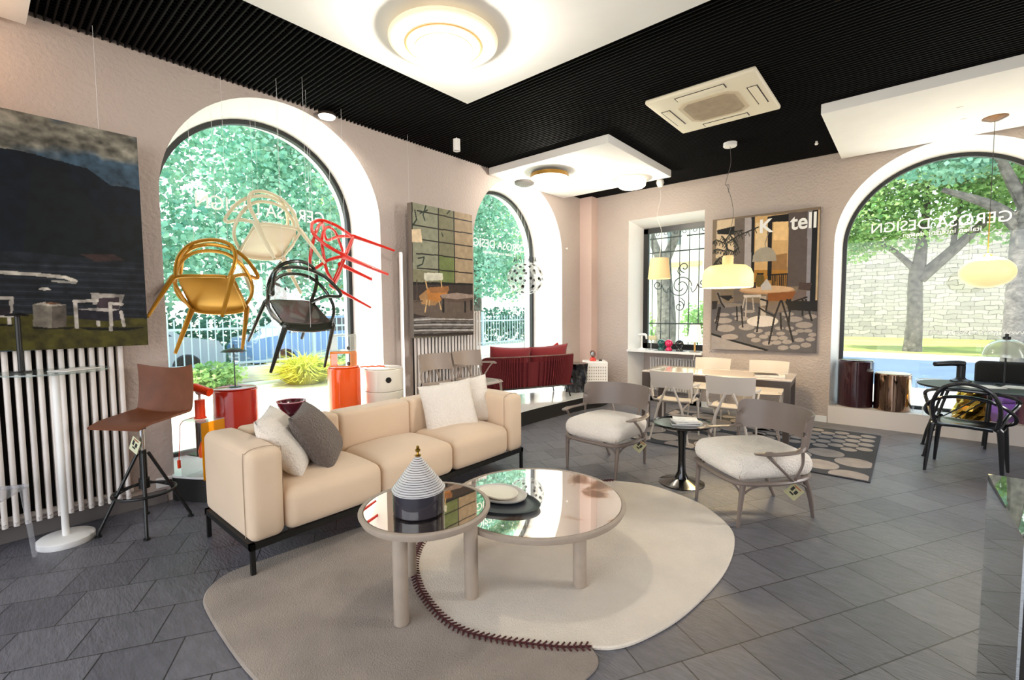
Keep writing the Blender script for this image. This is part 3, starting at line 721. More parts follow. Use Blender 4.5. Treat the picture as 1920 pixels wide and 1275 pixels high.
b = B(); b.cyl((0, 0, .52), .014, .19, 16); obj('gas_column', b, M('chrome', 'd5d5d5', .12, 1.0), t)
b = B(); b.cyl((0, 0, .30), .022, .25, 16); b.cyl((0, 0, .28), .032, .07, 16); obj('post', b, m_black, t)
for k_ in range(4):
    a = R_(-43 + 90 * k_); c_, s_ = math.cos(a), math.sin(a)
    b = B(); b.tube([(c_ * .03, s_ * .03, .53), (c_ * .23, s_ * .23, .085), (c_ * .255, s_ * .255, .03), (c_ * .256, s_ * .256, .005)], .0105, 8); b.cyl((c_ * .257, s_ * .257, 0), .02, .012, 12)
    b.tube([(c_ * .03, s_ * .03, .32), (c_ * .155, s_ * .155, .262)], .006, 6)
    obj('leg', b, m_black, t)
b = B(); b.tube([(.178 * math.cos(2 * PI * i / 48), .178 * math.sin(2 * PI * i / 48), .258) for i in range(48)], .0095, 8, True); obj('foot_ring', b, m_black, t)
hang_tag(t, (.02, -.045, .66), R_(-10), 28, M('card_tag_pale', 'dcdcb8', .7))
# ---- clear chair at the left edge
m_clearp = clear_mat('clear_plastic', 'f4f4f6', .16, .05)
t = thing('clear_chair', 'transparent plastic chair cut off by the left edge, in front of the radiator', 'chair', (-4.02, -.10, 0), R_(150))
b = B(); b.shell(lambda u, v: ((u - .5) * .42, -.2 + .4 * v, .455 - .01 * math.sin(PI * u)), 10, 10, .012); b.tube([(.2, -.2, .45), (.215, 0, .45), (.2, .2, .45)], .012, 8); b.tube([(-.2, -.2, .45), (-.215, 0, .45), (-.2, .2, .45)], .012, 8); obj('seat', b, m_clearp, t)
b = B(); b.shell(lambda u, v: (.205 * math.sin(R_(-80 + 160 * u)) * (1 + .1 * v), .05 + .17 * math.cos(R_(-80 + 160 * u)) + .05 * v, .47 + .36 * v), 20, 6, .011); obj('backrest', b, m_clearp, t)
for sx_ in (-1, 1):
    for sy_ in (-1, 1):
        b = B(); b.tube([(sx_ * .185, sy_ * .185, .45), (sx_ * .2, sy_ * .21, 0)], [.018, .012], 8); obj('leg', b, m_clearp, t)
# ---- woven-arm plastic chairs (three interlaced back loops)
def masters(label, mat, loc, rot, grp=None, wires=None, name='armchair'):
    t = thing(name, label, 'chair', loc, 0, grp, rot)
    def sf(u, v):
        w = 2 * u - 1; q = .5 + .5 * math.cos(PI * min(1, max(0, (abs(w) - .0))))
        xw = (.225 - .035 * v) * math.sqrt(max(0, 1 - .12 * abs(2 * v - 1) ** 4))
        return (w * xw, -.225 + .43 * v - .02 * w * w * (1 - v) * -1, .452 - .018 * (1 - w * w) * (1 - (2 * v - 1) ** 2) - .03 * max(0, 1 - v / .15) ** 2 * (1 - .5 * w * w) - .0)
    b = B(); b.shell(sf, 16, 18, .013); obj('seat', b, mat, t)
    def mir(p): return [(-a, c, d) for a, c, d in reversed(p)]
    A = [(-.195, .195, .44), (-.215, .215, .56), (-.205, .232, .68), (-.14, .245, .79)]; A = A + [(0, .25, .835)] + mir(A)
    Bp = [(-.20, .20, .44), (-.255, .10, .57), (-.305, -.03, .655), (-.30, .0, .70), (-.235, .14, .745), (-.14, .22, .765)]; Bp = Bp + [(0, .25, .775)] + mir(Bp)
    Cp = [(-.228, -.14, .445), (-.285, -.06, .485), (-.295, .02, .55), (-.245, .14, .63), (-.14, .215, .695)]; Cp = Cp + [(0, .235, .715)] + mir(Cp)
    for nm, q, rr in (('back_loop', A, .0165), ('back_loop', Bp, .016), ('back_loop', Cp, .015)):
        b = B(); b.tube(crv(q, 7), rr, 8); obj(nm, b, mat, t)
    b = B(); b.tube(crv([(-.2, .195, .44), (-.225, .05, .43), (-.222, -.1, .43), (-.19, -.2, .425), (0, -.225, .415), (.19, -.2, .425), (.222, -.1, .43), (.225, .05, .43), (.2, .195, .44), (0, .21, .447)], 6, True), .0135, 8); obj('seat_rim', b, mat, t)
    for sx_, sy_ in ((-1, -1), (1, -1), (-1, 1), (1, 1)):
        b = B(); b.tube(crv([(sx_ * .212, sy_ * .19, .45), (sx_ * .222, sy_ * .2, .40), (sx_ * .25, sy_ * .235, 0)], 5), [.026, .021, .011], 8, flat=1.15); obj('leg', b, mat, t)
    if wires:
        Mw = Matrix.Translation(loc) @ Euler(rot).to_matrix().to_4x4(); inv = Mw.inverted(); b = B()
        for wp in wires:
            p = Mw @ Vector(wp); b.tube([inv @ p, inv @ Vector((p.x, p.y, ZC - .001))], .0012, 4)
        obj('suspension_wire', b, M('wire', 'd9d9d9', .4), t)
    return t
G_ = 'hanging loop-back chairs in the left arch window'
wr = [(-.13, .245, .79), (.13, .245, .79), (0, -.22, .42)]
masters('bronze yellow loop-back chair hanging tilted in the left arch window, its back to the room', M('bronze_yellow', 'b98428', .3, .55), (-4.264, 1.158, 1.331), (.6992, .0021, -2.2387), G_, wr)
masters('cream loop-back chair hanging highest in the left arch window', M('cream_plastic', 'd3c8a9', .3, coat=.3), (-4.369, 1.931, 1.828), (3.7827, 3.1267, 1.7448), G_, wr)
masters('black loop-back chair hanging lowest in the left arch window, seat towards the room', M('black_plastic', '24261f', .25, coat=.4), (-4.357, 1.885, 1.122), (.5774, .0079, 1.6356), G_, wr)
masters('red loop-back chair hanging on its side in the left arch window', M('red_plastic', 'cf2a1f', .28, coat=.3), (-4.333, 2.917, 1.863), (-2.0921, 2.517, 2.3616), G_, [(0, .25, .835), (.2, -.2, .43), (.2, .19, .44)])
masters('black loop-back chair standing at the black table by the right window', M('black_satin', '15171c', .25, coat=.3), (.437, 5.88, 0), (0, 0, R_(170)), None, None)
# ================================================================== CEILING, LAMPS, RADIATORS
def point(name, loc, power, color=(1, .86, .66), radius=.05, parent=None):
    d = bpy.data.lights.new(name, 'POINT'); d.energy = power; d.color = color; d.shadow_soft_size = radius
    o = bpy.data.objects.new(name, d); COL.objects.link(o); o.location = loc
    if parent: o.parent = parent
    return o
m_raft = M('raft_white', 'f7f5f1', .8, var=.03, vscale=3)
def raft(label, x0, x1, y0, y1, marks=()):
    t = thing('ceiling_panel', label, 'ceiling panel', ((x0 + x1) / 2, (y0 + y1) / 2, 3.38), 0, 'white suspended ceiling panels')
    b = B(); b.rbox((0, 0, .0485), (x1 - x0, y1 - y0, .097), .004, 2); obj('board', b, m_raft, t)
    if marks:
        b = B()
        for (mx_, my_, w, h_) in marks: b.rbox((mx_, my_, -.0005), (w, h_, .002), .0008, 2)
        obj('scuff_mark', b, M('scuff', 'c9beb2', .8), t)
    return t
raft('white ceiling panel carrying the big two-ring ceiling lamp', -3.11, -.55, .75, 3.03, [(-.15, -.55, .10, .03), (-.05, -.62, .07, .02), (.1, -.48, .05, .02)])
raft('white ceiling panel in the far corner with the brass-rimmed disc lamp', -4.47, -2.63, 4.75, 6.55, [(.2, -.1, .12, .012), (.28, .05, .02, .14)])
raft('white ceiling panel above the right arch window', -.72, 1.9, 5.46, 7.22, [(-.3, -.2, .05, .012), (.15, -.35, .06, .015), (.2, .05, .07, .012), (-.25, .2, .04, .012)])
raft('white ceiling panel showing only a corner at the top left edge of the photo', -4.42, -2.9, -1.7, .33)
def emit_mat(name, col, strength, base='fff4dc'):
    return M(name, base, .4, emit=strength, emit_color=col)
m_opal = emit_mat('opal_lit_warm', 'ffe6b0', .55)
m_opal_w = emit_mat('opal_lit_white', 'fff0d6', .9)
# big ceiling lamp
t = thing('ceiling_lamp', 'large round two-ring glass ceiling lamp on the nearest white panel', 'ceiling lamp', (-2.47, 2.19, 3.38))
b = B(); b.lathe([(0, 0), (.2, 0), (.2, -.035), (0, -.035)], 40); obj('mount', b, M('lamp_mount', 'a79a8c', .5), t)
b = B(); b.lathe([(0, -.03), (.355, -.03), (.368, -.04), (.366, -.055), (.34, -.068), (.262, -.074), (.255, -.066), (0, -.066)], 72); obj('outer_glass_ring', b, emit_mat('ring_glow', 'ffe7b8', .22, 'f3e6cc'), t)
b = B(); b.lathe([(0, -.06), (.25, -.06), (.255, -.075), (.235, -.092), (.20, -.098), (0, -.10)], 64); obj('inner_glass_disc', b, emit_mat('disc_glow', 'fff0d0', .3, 'f6efe0'), t)
b = B(); b.tube([(.254 * math.cos(2 * PI * i / 64), .254 * math.sin(2 * PI * i / 64), -.078) for i in range(64)], .004, 6, True); b.tube([(.195 * math.cos(2 * PI * i / 64), .195 * math.sin(2 * PI * i / 64), -.0985) for i in range(64)], .003, 6, True); obj('ring_edge', b, M('amber_edge', 'd9a860', .4), t)
point('bulb', (0, 0, -.22), 46, (1, .92, .8), .08, t)
# brass rimmed disc lamp
t = thing('ceiling_lamp', 'flat disc ceiling lamp with a brass rim on the far corner panel', 'ceiling lamp', (-3.77, 5.2, 3.38))
b = B(); b.lathe([(0, 0), (.13, 0), (.13, -.04), (0, -.04)], 32); obj('mount', b, m_white, t)
b = B(); b.lathe([(.255, -.035), (.26, -.035), (.26, -.085), (.255, -.085)], 56); b.lathe([(0, -.035), (.255, -.035), (.255, -.04), (0, -.04)], 56); obj('rim', b, M('brass_rim', '8d6a30', .35, .8), t)
b = B(); b.lathe([(0, -.045), (.253, -.045), (.253, -.084), (.2, -.09), (0, -.092)], 56); obj('diffuser', b, emit_mat('diffuser_glow', 'fff6e6', 1.1, 'ffffff'), t)
point('bulb', (0, 0, -.3), 36, (1, .93, .82), .05, t)
# frosted drum lamp on the same panel
t = thing('ceiling_lamp', 'small frosted glass drum lamp at the back edge of the far corner panel', 'ceiling lamp', (-3.09, 6.27, 3.38))
b = B(); b.lathe([(0, 0), (.10, 0), (.10, -.02), (0, -.02)], 32); obj('mount', b, m_white, t)
b = B(); b.lathe([(0, -.02), (.19, -.02), (.20, -.03), (.19, -.10), (.165, -.12), (0, -.122)], 44); obj('shade', b, m_opal_w, t)
point('bulb', (0, 0, -.28), 22, (1, .9, .75), .04, t)
# air conditioning cassette
t = thing('air_conditioner', 'cream air conditioning cassette set in the black ceiling grid', 'air conditioner', (-1.495, 4.735, 3.44))
m_ac = M('ac_cream', 'f1e7cf', .5); m_ac_g = M('ac_grille', 'ae9c84', .7, var=.12, vscale=12)
b = B(); b.rbox((0, 0, .02), (.955, .965, .045), .018, 3); obj('fascia', b, m_ac, t)
b = B(); ch = [(-.27, -.19), (-.19, -.27), (.19, -.27), (.27, -.19), (.27, .19), (.19, .27), (-.19, .27), (-.27, .19)]
b.prism(ch, -.008, .0); obj('grille_frame', b, M('ac_frame', 'd3c2a6', .6), t)
b = B(); b.prism([(p[0] * .86, p[1] * .86) for p in ch], -.011, -.0078)
for i in range(15): b.box((0, -.21 + .03 * i, -.0115), (.40, .004, .002))
obj('intake_grille', b, m_ac_g, t)
for (c, d) in (((-.385, 0), (.075, .42)), ((.385, 0), (.075, .42)), ((0, -.385), (.42, .075)), ((0, .385), (.42, .075))):
    b = B(); b.box((c[0], c[1], -.0025), (d[0] + .012, d[1] + .012, .005), mi=1); b.rbox((c[0], c[1], -.006), (d[0] - .006, d[1] - .006, .008), .003, 2); obj('louvre', b, [m_ac, M('ac_gap', '2b2722', .6)], t)
# pendants
def cord(pts, name='cord', parent=None, mat=None, r=.0028, n=6):
    b = B(); b.tube(crv(pts, n), r, 6); return obj(name, b, mat or M('cord_grey', '55504b', .5), parent)
t = thing('pendant_lamp', 'glowing mushroom shaped pendant lamp in front of the large back wall picture', 'pendant lamp', (-1.69, 5.978, 0))
b = B(); b.lathe([(0, 3.478), (.075, 3.478), (.075, 3.44), (.068, 3.432), (0, 3.432)], 32); obj('canopy', b, m_white, t)
cord([(0, 0, 3.435), (.012, 0, 3.25), (-.015, 0, 3.12), (-.045, 0, 3.0), (-.005, 0, 2.99), (-.01, 0, 2.9)], parent=t)
cord([(-.03, 0, 2.99), (.03, .0, 2.8), (.05, 0, 2.6), (.0, 0, 2.38), (-.03, 0, 2.28), (-.01, 0, 2.17), (0, 0, 2.12)], parent=t)
b = B(); b.lathe([(0, 2.15), (.05, 2.15), (.062, 2.13), (.062, 2.035), (.0, 2.035)], 28); obj('neck', b, emit_mat('amber_neck', 'ffd08a', .35, 'e8c48a'), t)
b = B(); b.lathe([(.0, 2.045), (.08, 2.045), (.20, 2.03), (.255, 1.99), (.282, 1.92), (.285, 1.79), (.278, 1.765), (.272, 1.77), (.274, 1.92), (.25, 1.975), (.2, 2.01), (0, 2.02)], 56); obj('shade', b, emit_mat('mushroom_glow', 'ffe9a0', .45, 'ffeaa8'), t)
point('bulb', (0, 0, 1.9), 50, (1, .85, .6), .1, t)
t = thing('pendant_lamp', 'small cream drum shade pendant hanging before the barred window', 'pendant lamp', (-2.96, 6.95, 0))
b = B(); b.lathe([(0, 3.478), (.05, 3.478), (.058, 3.44), (.035, 3.38), (0, 3.375)], 28); obj('canopy', b, m_white, t)
cord([(0, 0, 3.38), (.01, 0, 3.2), (-.03, 0, 3.05), (-.04, 0, 2.92), (.02, 0, 2.75), (.035, 0, 2.6), (0, 0, 2.3)], parent=t, mat=M('cord_white', 'd8d4cd', .5))
b = B(); b.lathe([(.135, 2.30), (.168, 1.985), (.165, 1.985), (.132, 2.30)], 44); obj('shade', b, emit_mat('linen_glow', 'ffd594', .28, 'e6c795'), t)
point('bulb', (0, 0, 2.12), 2, (1, .85, .62), .06, t)
t = thing('pendant_lamp', 'glowing oval globe pendant hanging before the right arch window', 'pendant lamp', (.575, 6.70, 0))
b = B(); b.lathe([(0, 3.38), (.095, 3.38), (.095, 3.372), (.04, 3.345), (0, 3.34)], 36); obj('canopy', b, M('bronze_plate', '7d5a3c', .35, .7), t)
cord([(0, 0, 3.345), (0, 0, 2.43)], parent=t, mat=MATS['cord_grey'])
b = B(); b.tube([(0, 0, 2.45), (0, 0, 2.03)], .005, 6); b.lathe([(0, 2.05), (.02, 2.04), (.055, 2.0), (.0, 1.99)], 20); obj('stem', b, m_brass, t)
b = B(); b.sphere((0, 0, 1.855), .212, 44, 24, (1, 1, .75)); obj('globe', b, emit_mat('globe_glow', 'ffe9a4', .5, 'ffeeb8'), t)
point('bulb', (0, 0, 2.08), 55, (1, .87, .66), .02, t)
# cluster pendant of clear discs
t = thing('pendant_lamp', 'round cluster pendant of clear discs with black centres at the middle arch window', 'pendant lamp', (-4.32, 5.34, -.0))
b = B(); b.lathe([(0, 3.38), (.145, 3.38), (.14, 3.35), (.09, 3.325), (0, 3.318)], 36); obj('canopy', b, M('canopy_grey', '5f5b58', .45, .3), t)
b = B(); rr = random.Random(3)
m_dotb = M('dot_black', '0e0e0e', .4); m_disc = clear_mat('clear_disc', 'fdfdfd', .10, .03)
discs = []
for ring_, (zz, rad, cnt) in enumerate(((2.17, .16, 7), (2.08, .235, 10), (1.97, .255, 11), (1.86, .22, 9), (1.78, .12, 5))):
    for i in range(cnt):
        a = 2 * PI * (i + .5 * (ring_ % 2)) / cnt; discs.append((rad * math.cos(a), rad * math.sin(a), zz))
for i in range(14):
    a = 2 * PI * i / 14; b.tube([(.08 * math.cos(a), .08 * math.sin(a), 3.33), (.15 * math.cos(a), .15 * math.sin(a), 2.27)], .0008, 4)
obj('strand', b, M('strand_grey', 'cfccc8', .4), t)
b = B()
for i in range(14):
    a = 2 * PI * i / 14; x_, y_ = math.cos(a), math.sin(a)
    for s_ in (-1, 1): b.tube([(x_ * .15, y_ * .15, 2.29), (x_ * .165 + s_ * .022 * -y_, y_ * .165 + s_ * .022 * x_, 2.23)], .0035, 5)
obj('clip', b, m_dotb, t)
for (x_, y_, z_) in discs:
    nrm = Vector((x_, y_, (z_ - 1.98) * 1.2)).normalized(); Mq = nrm.to_track_quat('Z', 'Y').to_matrix()
    b = B(); b.lathe([(0, .001), (.07, .001), (.07, -.001), (0, -.001)], 22, (x_, y_, z_), 0, Mq); b.lathe([(0, .004), (.022, .004), (.022, -.004), (0, -.004)], 14, (x_, y_, z_), 1, Mq); obj('disc', b, [m_disc, m_dotb], t)
# small fittings
t = thing('spotlight', 'white cylinder spotlight hanging from the black ceiling grid', 'spotlight', (-3.98, 3.698, 3.478))
b = B(); b.lathe([(0, 0), (.004, 0), (.004, -.02), (.04, -.02), (.04, -.15), (.034, -.15), (.033, -.13), (0, -.13)], 28); obj('body', b, m_white, t)
t = thing('spotlight', 'dark wall spotlight shining down above the left arch', 'spotlight', (-4.38, 2.36, 3.40))
b = B(); b.lathe([(0, .05), (.07, .045), (.085, .03), (.085, .012), (0, .012)], 28); b.box((-.05, 0, .05), (.10, .03, .02)); obj('body', b, M('bronze_dark', '3b3029', .45, .4), t)
b = B(); b.lathe([(0, .012), (.08, .012), (.072, .0), (0, -.004)], 28); obj('lens', b, emit_mat('spot_glow', 'fff8ea', 3.0, 'ffffff'), t)
sd = bpy.data.lights.new('beam', 'SPOT'); sd.energy = 22; sd.spot_size = R_(95); sd.spot_blend = .8; sd.color = (1, .93, .82); sd.shadow_soft_size = .05
so = bpy.data.objects.new('beam', sd); COL.objects.link(so); so.parent = t; so.location = (.02, .05, -.03); so.rotation_euler = (R_(22), R_(8), 0)
t = thing('sensor', 'tiny white sensor on the black ceiling near the right panel', 'sensor', (-.907, 6.612, 3.478))
b = B(); b.lathe([(0, 0), (.012, 0), (.012, -.02), (.02, -.026), (.014, -.04), (0, -.042)], 16); obj('body', b, m_white, t)
t = thing('wall_hook', 'small white hook on the wall right of the middle arch window', 'hook', (XL, 6.66, 2.56))
b = B(); b.lathe([(0, 0), (.012, 0), (.012, .02), (.02, .03), (0, .04)], 16, mat=Matrix.Rotation(PI / 2, 3, 'Y')); obj('knob', b, m_white, t)
# black shade seen at the left edge with its warm lamp
t = thing('pendant_lamp', 'black dome pendant cut off by the left edge above the lake picture', 'pendant lamp', (-4.10, -.10, 0))
b = B(); b.lathe([(0, 2.96), (.05, 2.95), (.16, 2.90), (.21, 2.84), (.205, 2.84), (.155, 2.89), (.05, 2.93), (0, 2.935)], 40); obj('shade', b, m_black, t)
cord([(0, 0, 2.95), (0, 0, 3.47)], parent=t, mat=m_black)
b = B(); b.sphere((0, 0, 2.875), .04, 16, 10); obj('globe', b, emit_mat('bulb_warm', 'ffc27a', 6, 'ffe2b0'), t)
point('bulb', (0, 0, 3.12), 4, (1, .55, .25), .08, t)
# ------------------------------------------------------------------ radiators
m_rad = M('radiator_white', 'e9e1da', .45); m_rad_shade = M('radiator_gap_shade', '2a2624', .8)
def radiator(label, c, rz, n, pitch, z0, z1, r, rows=2, back=True):
    t = thing('radiator', label, 'radiator', c, rz)
    w = n * pitch
    for i in range(n):
        x_ = -w / 2 + pitch * (i + .5); b = B()
        for k_ in range(rows):
            y_ = -.03 - .062 * k_
            b.tube(crv([(x_, y_ + .025, z0 + .01), (x_, y_, z0 + .035), (x_, y_, z0 + .08), (x_, y_, z1 - .08), (x_, y_, z1 - .035), (x_, y_ + .025, z1 - .01)], 3), r, 10)
        obj('section', b, m_rad, t)
    b = B()
    for zz in (z0 + .02, z1 - .02): b = B(); b.tube([(-w / 2 - .01, -.05, zz), (w / 2 + .01, -.05, zz)], .02, 10); obj('header_pipe', b, m_rad, t)
    if back: b = B(); b.box((0, .018, (z0 + z1) / 2), (w - .05, .006, z1 - z0 - .02)); obj('gap_shade_sheet', b, m_rad_shade, t)  # dark sheet standing in for the shade between the tubes
    return t
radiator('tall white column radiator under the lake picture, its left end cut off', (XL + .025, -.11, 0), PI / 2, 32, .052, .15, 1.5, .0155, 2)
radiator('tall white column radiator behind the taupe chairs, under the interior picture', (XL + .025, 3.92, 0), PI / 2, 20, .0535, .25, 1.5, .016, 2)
radiator('low white radiator in the niche under the barred window', (-2.96, YB + .36, 0), 0, 18, .047, .12, .70, .0145, 2, False)
# ================================================================== DISPLAY PIECES
ZP = .2055
m_red = M('gloss_red', 'b02c1e', .12, coat=.8); m_orange = M('gloss_orange', 'ef5a1c', .14, coat=.8); m_cream_g = M('gloss_ivory', 'e9e2d2', .16, coat=.7)
# bistro table with glass top
t = thing('bistro_table', 'tall white pole table with round white base and clear glass top, at the left edge', 'table', (-4.195, .335, 0))
b = B(); b.lathe([(0, 0), (.142, 0), (.145, .004), (.145, .038), (.138, .044), (.03, .048), (0, .048)], 48); obj('base', b, m_white, t)
b = B(); b.cyl((0, 0, .046), .019, 1.08, 20); obj('pole', b, m_white, t)
b = B(); b.lathe([(0, 1.126), (.08, 1.126), (.08, 1.134), (0, 1.134)], 32); obj('top_plate', b, m_white, t)
b = B(); b.lathe([(0, 1.1345), (.268, 1.1345), (.27, 1.138), (.268, 1.1445), (0, 1.1445)], 64); obj('glass_top', b, clear_mat('table_glass', 'eaf4f0', .22, .02), t)
t = thing('table_lamp', 'slim black stem lamp with a small flat head standing on the glass bistro table', 'table lamp', (-4.175, .185, 1.1455))
b = B(); b.lathe([(0, 0), (.05, 0), (.05, .006), (.014, .01), (.014, .01), (0, .012)], 28); obj('base', b, m_black, t)
b = B(); b.cyl((0, 0, .008), .0135, .345, 16); obj('stem', b, m_black, t)
b = B(); b.lathe([(0, .35), (.052, .35), (.054, .356), (.03, .368), (0, .37)], 28); obj('head', b, m_black, t)
t = thing('brochure', 'white brochure lying on the glass top of the bistro table', 'brochure', (-4.10, .42, 1.1455), .6)
b = B(); b.rbox((0, 0, .003), (.15, .21, .005), .001, 1); obj('pages', b, m_paper, t)
# ---- left window display
def drum(label, loc, r, h_, mat, tiers=1, cat='storage drum', holes=None, top_mat=None, rz=0, name='storage_drum'):
    t = thing(name, label, cat, loc, rz)
    for i in range(tiers):
        z0 = h_ / tiers * i + (.002 if i else 0); z1 = h_ / tiers * (i + 1) - .001
        b = B(); b.lathe([(0, z0), (r - .006, z0), (r, z0 + .006), (r, z1 - .006), (r - .006, z1), (0, z1)], 56); obj('tier', b, mat, t)
        if holes is not None:
            zc = z0 + (z1 - z0) * .55
            def arc(u, v, z0=z0, z1=z1): a = R_(-90 - 48 + 96 * u); return ((r + .002) * math.cos(a), (r + .002) * math.sin(a), z0 + .02 + (z1 - z0 - .035) * v)
            b = B(); b.shell(arc, 20, 2, .004); d_ = obj('door', b, mat, t)
            b = B(); a = R_(-90 + holes); q = Vector((math.cos(a), math.sin(a), 0))
            b.lathe([(0, .006), (.03, .006), (.03, -.004), (0, -.004)], 24, tuple(q * (r + .002) + Vector((0, 0, zc))), 0, q.to_track_quat('Z', 'Y').to_matrix()); obj('finger_hole', b, m_black, d_)
    b = B(); b.lathe([(0, h_), (r - .015, h_), (r - .008, h_ + .006), (r - .012, h_ + .010), (r - .02, h_ + .004), (0, h_ + .004)], 56); obj('tray_lid', b, top_mat or mat, t)
    return t
drum('glossy red storage drum in the left arch window, under the thin stem lamp', (-4.30, 1.42, ZP), .168, .665, m_red, 1, 'storage drum')
t = thing('table_lamp', 'thin dark stem lamp with shallow disc shade standing on the red drum', 'table lamp', (-4.30, 1.42, .8805))
b = B(); b.cyl((0, 0, 0), .045, .008, 24); obj('base', b, m_black, t)
b = B(); b.cyl((0, 0, .006), .005, .31, 10); obj('stem', b, M('gunmetal', '4b5258', .35, .6), t)
b = B(); b.lathe([(0, .335), (.03, .332), (.075, .318), (.098, .302), (.094, .302), (.06, .314), (0, .318)], 36); b.cyl((0, 0, .333), .006, .03, 10); obj('shade', b, MATS['gunmetal'], t)
# acrylic side table with coloured panels, orange lamp on it
m_acry = clear_mat('clear_acrylic', 'ffffff', .22, .03); m_yel = clear_mat('amber_acrylic', 'ffb80a', .55, .04); m_brn = M('tortoise_acrylic', '3b2a1f', .12, coat=.6)
t = thing('side_table', 'clear and amber acrylic side table carrying the orange jointed lamp, left of the red drum', 'side table', (-4.28, 1.165, ZP), R_(20))
b = B(); b.box((0, 0, .455), (.26, .20, .010)); obj('tabletop', b, m_acry, t)
b = B(); b.box((-.125, 0, .225), (.008, .20, .45)); obj('side_panel', b, m_acry, t)
b = B(); b.box((.125, 0, .225), (.008, .20, .45)); obj('side_panel', b, m_yel, t)
b = B(); b.cyl((.02, -.02, .17), .045, .279, 28); obj('inner_tube', b, m_brn, t)
b = B(); b.box((0, .02, .165), (.24, .15, .008)); obj('shelf', b, m_brn, t)
b = B(); b.lathe([(0, 0), (.05, .0), (.055, .05), (.035, .12), (0, .13)], 24, (.07, -.03, .169)); obj('orange_vase_insert', b, m_orange, t)
m_or2 = M('lamp_orange', 'f4481b', .3)
t = thing('desk_lamp', 'orange jointed tube lamp standing on the acrylic side table', 'lamp', (-4.29, 1.155, ZP + .461), R_(30))
b = B(); b.lathe([(0, 0), (.045, 0), (.045, .006), (.036, .008), (.036, .15), (0, .15)], 28); obj('base', b, m_or2, t)
b = B(); b.tube([(0, 0, .15), (0, 0, .20)], .010, 10); b.sphere((0, 0, .215), .028, 16, 10); obj('joint', b, m_white, t)
b = B(); b.tube([(-.045, 0, .25), (.10, 0, .21)], .033, 18); obj('head', b, m_or2, t)
b = B(); b.tube(crv([(-.04, .0, .01), (-.13, -.05, -.03), (-.14, -.06, -.15), (-.15, -.07, -.33)], 6), .003, 6); b.rbox((-.15, -.07, -.36), (.022, .022, .07), .008, 3); obj('cable_switch', b, m_or2, t)
t = thing('glass_bowl', 'dark red glass vessel showing behind the loose cushions of the sofa', 'bowl', (-4.12, 1.80, ZP))
b = B(); b.lathe([(0, 0), (.10, 0), (.11, .28), (.06, .35), (.05, .39), (.11, .47), (.125, .52), (.118, .52), (.10, .475), (0, .42)], 40); obj('body', b, M('wine_glass', '4d1520', .08, coat=1), t)
b = B(); b.tube([(.12 * math.cos(2 * PI * i / 40), .12 * math.sin(2 * PI * i / 40), .522) for i in range(40)], .005, 6, True); obj('rim', b, M('rose_glass', 'c78a92', .1, coat=1), t)
drum('tall glossy orange storage drum in the left arch window, carrying the clear boxes', (-4.33, 2.43, ZP), .158, .745, m_orange, 1)
def cube_box(label, loc, rz, s_, h_, mat):
    t = thing('acrylic_box', label, 'box', loc, rz, 'open acrylic boxes stacked on the orange drum'); w_ = s_ / 2
    b = B(); b.rbox((0, 0, .006), (s_, s_ * .8, .011), .003, 2); b.rbox((0, 0, h_ - .012), (s_, s_ * .8, .022), .004, 2); b.box((-w_ + .005, 0, h_ / 2), (.009, s_ * .78, h_ - .02)); b.box((w_ - .005, 0, h_ / 2), (.009, s_ * .78, h_ - .02)); obj('body', b, mat, t)
    b = B(); b.rbox((w_ * .55, -.02, .03), (.03, .03, .035), .01, 3); obj('trinket', b, m_brn, t)
cube_box('amber acrylic open box on the orange drum, below the clear one', (-4.33, 2.43, .9615), R_(40), .21, .155, clear_mat('amber_box', 'ff9a05', .7, .04))
cube_box('clear acrylic open box at the top of the stack on the orange drum', (-4.33, 2.43, 1.1175), R_(40), .21, .17, clear_mat('clear_box', 'f2f4ee', .35, .04))
drum('ivory two-door storage drum with black finger holes, right of the orange drum', (-4.27, 2.85, ZP), .205, .70, m_cream_g, 3, 'storage drum', holes=8, rz=R_(62))
t = thing('chain_ornament', 'orange red linked plastic ornament lying on the ivory drum', 'ornament', (-4.31, 2.74, .9165), R_(50))
b = B()
for i in range(7): b.tube([(-.11 + .036 * i + .022 * math.cos(2 * PI * q / 12), .012 * ((-1) ** i) + .02 * math.sin(2 * PI * q / 12), .012 + .006 * (i % 2)) for q in range(12)], .007, 6, True)
obj('links', b, m_orange, t)
# light bar
t = thing('floor_lamp', 'slim vertical white light bar between the left arch and the interior picture', 'floor lamp', (-4.40, 3.20, ZP))
b = B(); b.cyl((0, 0, 0), .075, .012, 28); obj('base', b, m_white, t)
b = B(); b.box((0, 0, 1.0), (.03, .022, 1.95)); obj('body', b, m_white, t)
b = B(); b.box((.018, 0, 1.0), (.008, .018, 1.93)); obj('diffuser', b, emit_mat('bar_glow', 'ffffff', .8, 'ffffff'), t)
t = thing('wall_socket', 'white double wall socket with plugs by the end of the black platform', 'socket', (XL, .945, .16))
b = B(); b.rbox((.006, 0, 0), (.012, .12, .08), .004, 2); obj('plate', b, m_white, t)
b = B(); b.rbox((.025, .02, 0), (.028, .035, .035), .008, 3); obj('plug', b, m_black, t)
# ---- loveseat
m_wine = M('wine_fabric', '7c1a20', .85, bump=.35, bscale=260, var=.10, vscale=8, sheen=.25, bdist=.004); m_rope = M('rope_wine', '611219', .8, bump=.3, bscale=200, bdist=.003)
t = thing('loveseat', 'wine red rope-back loveseat on the white platform, seen from behind', 'sofa', (-4.40, 5.42, ZP), R_(-115.5))
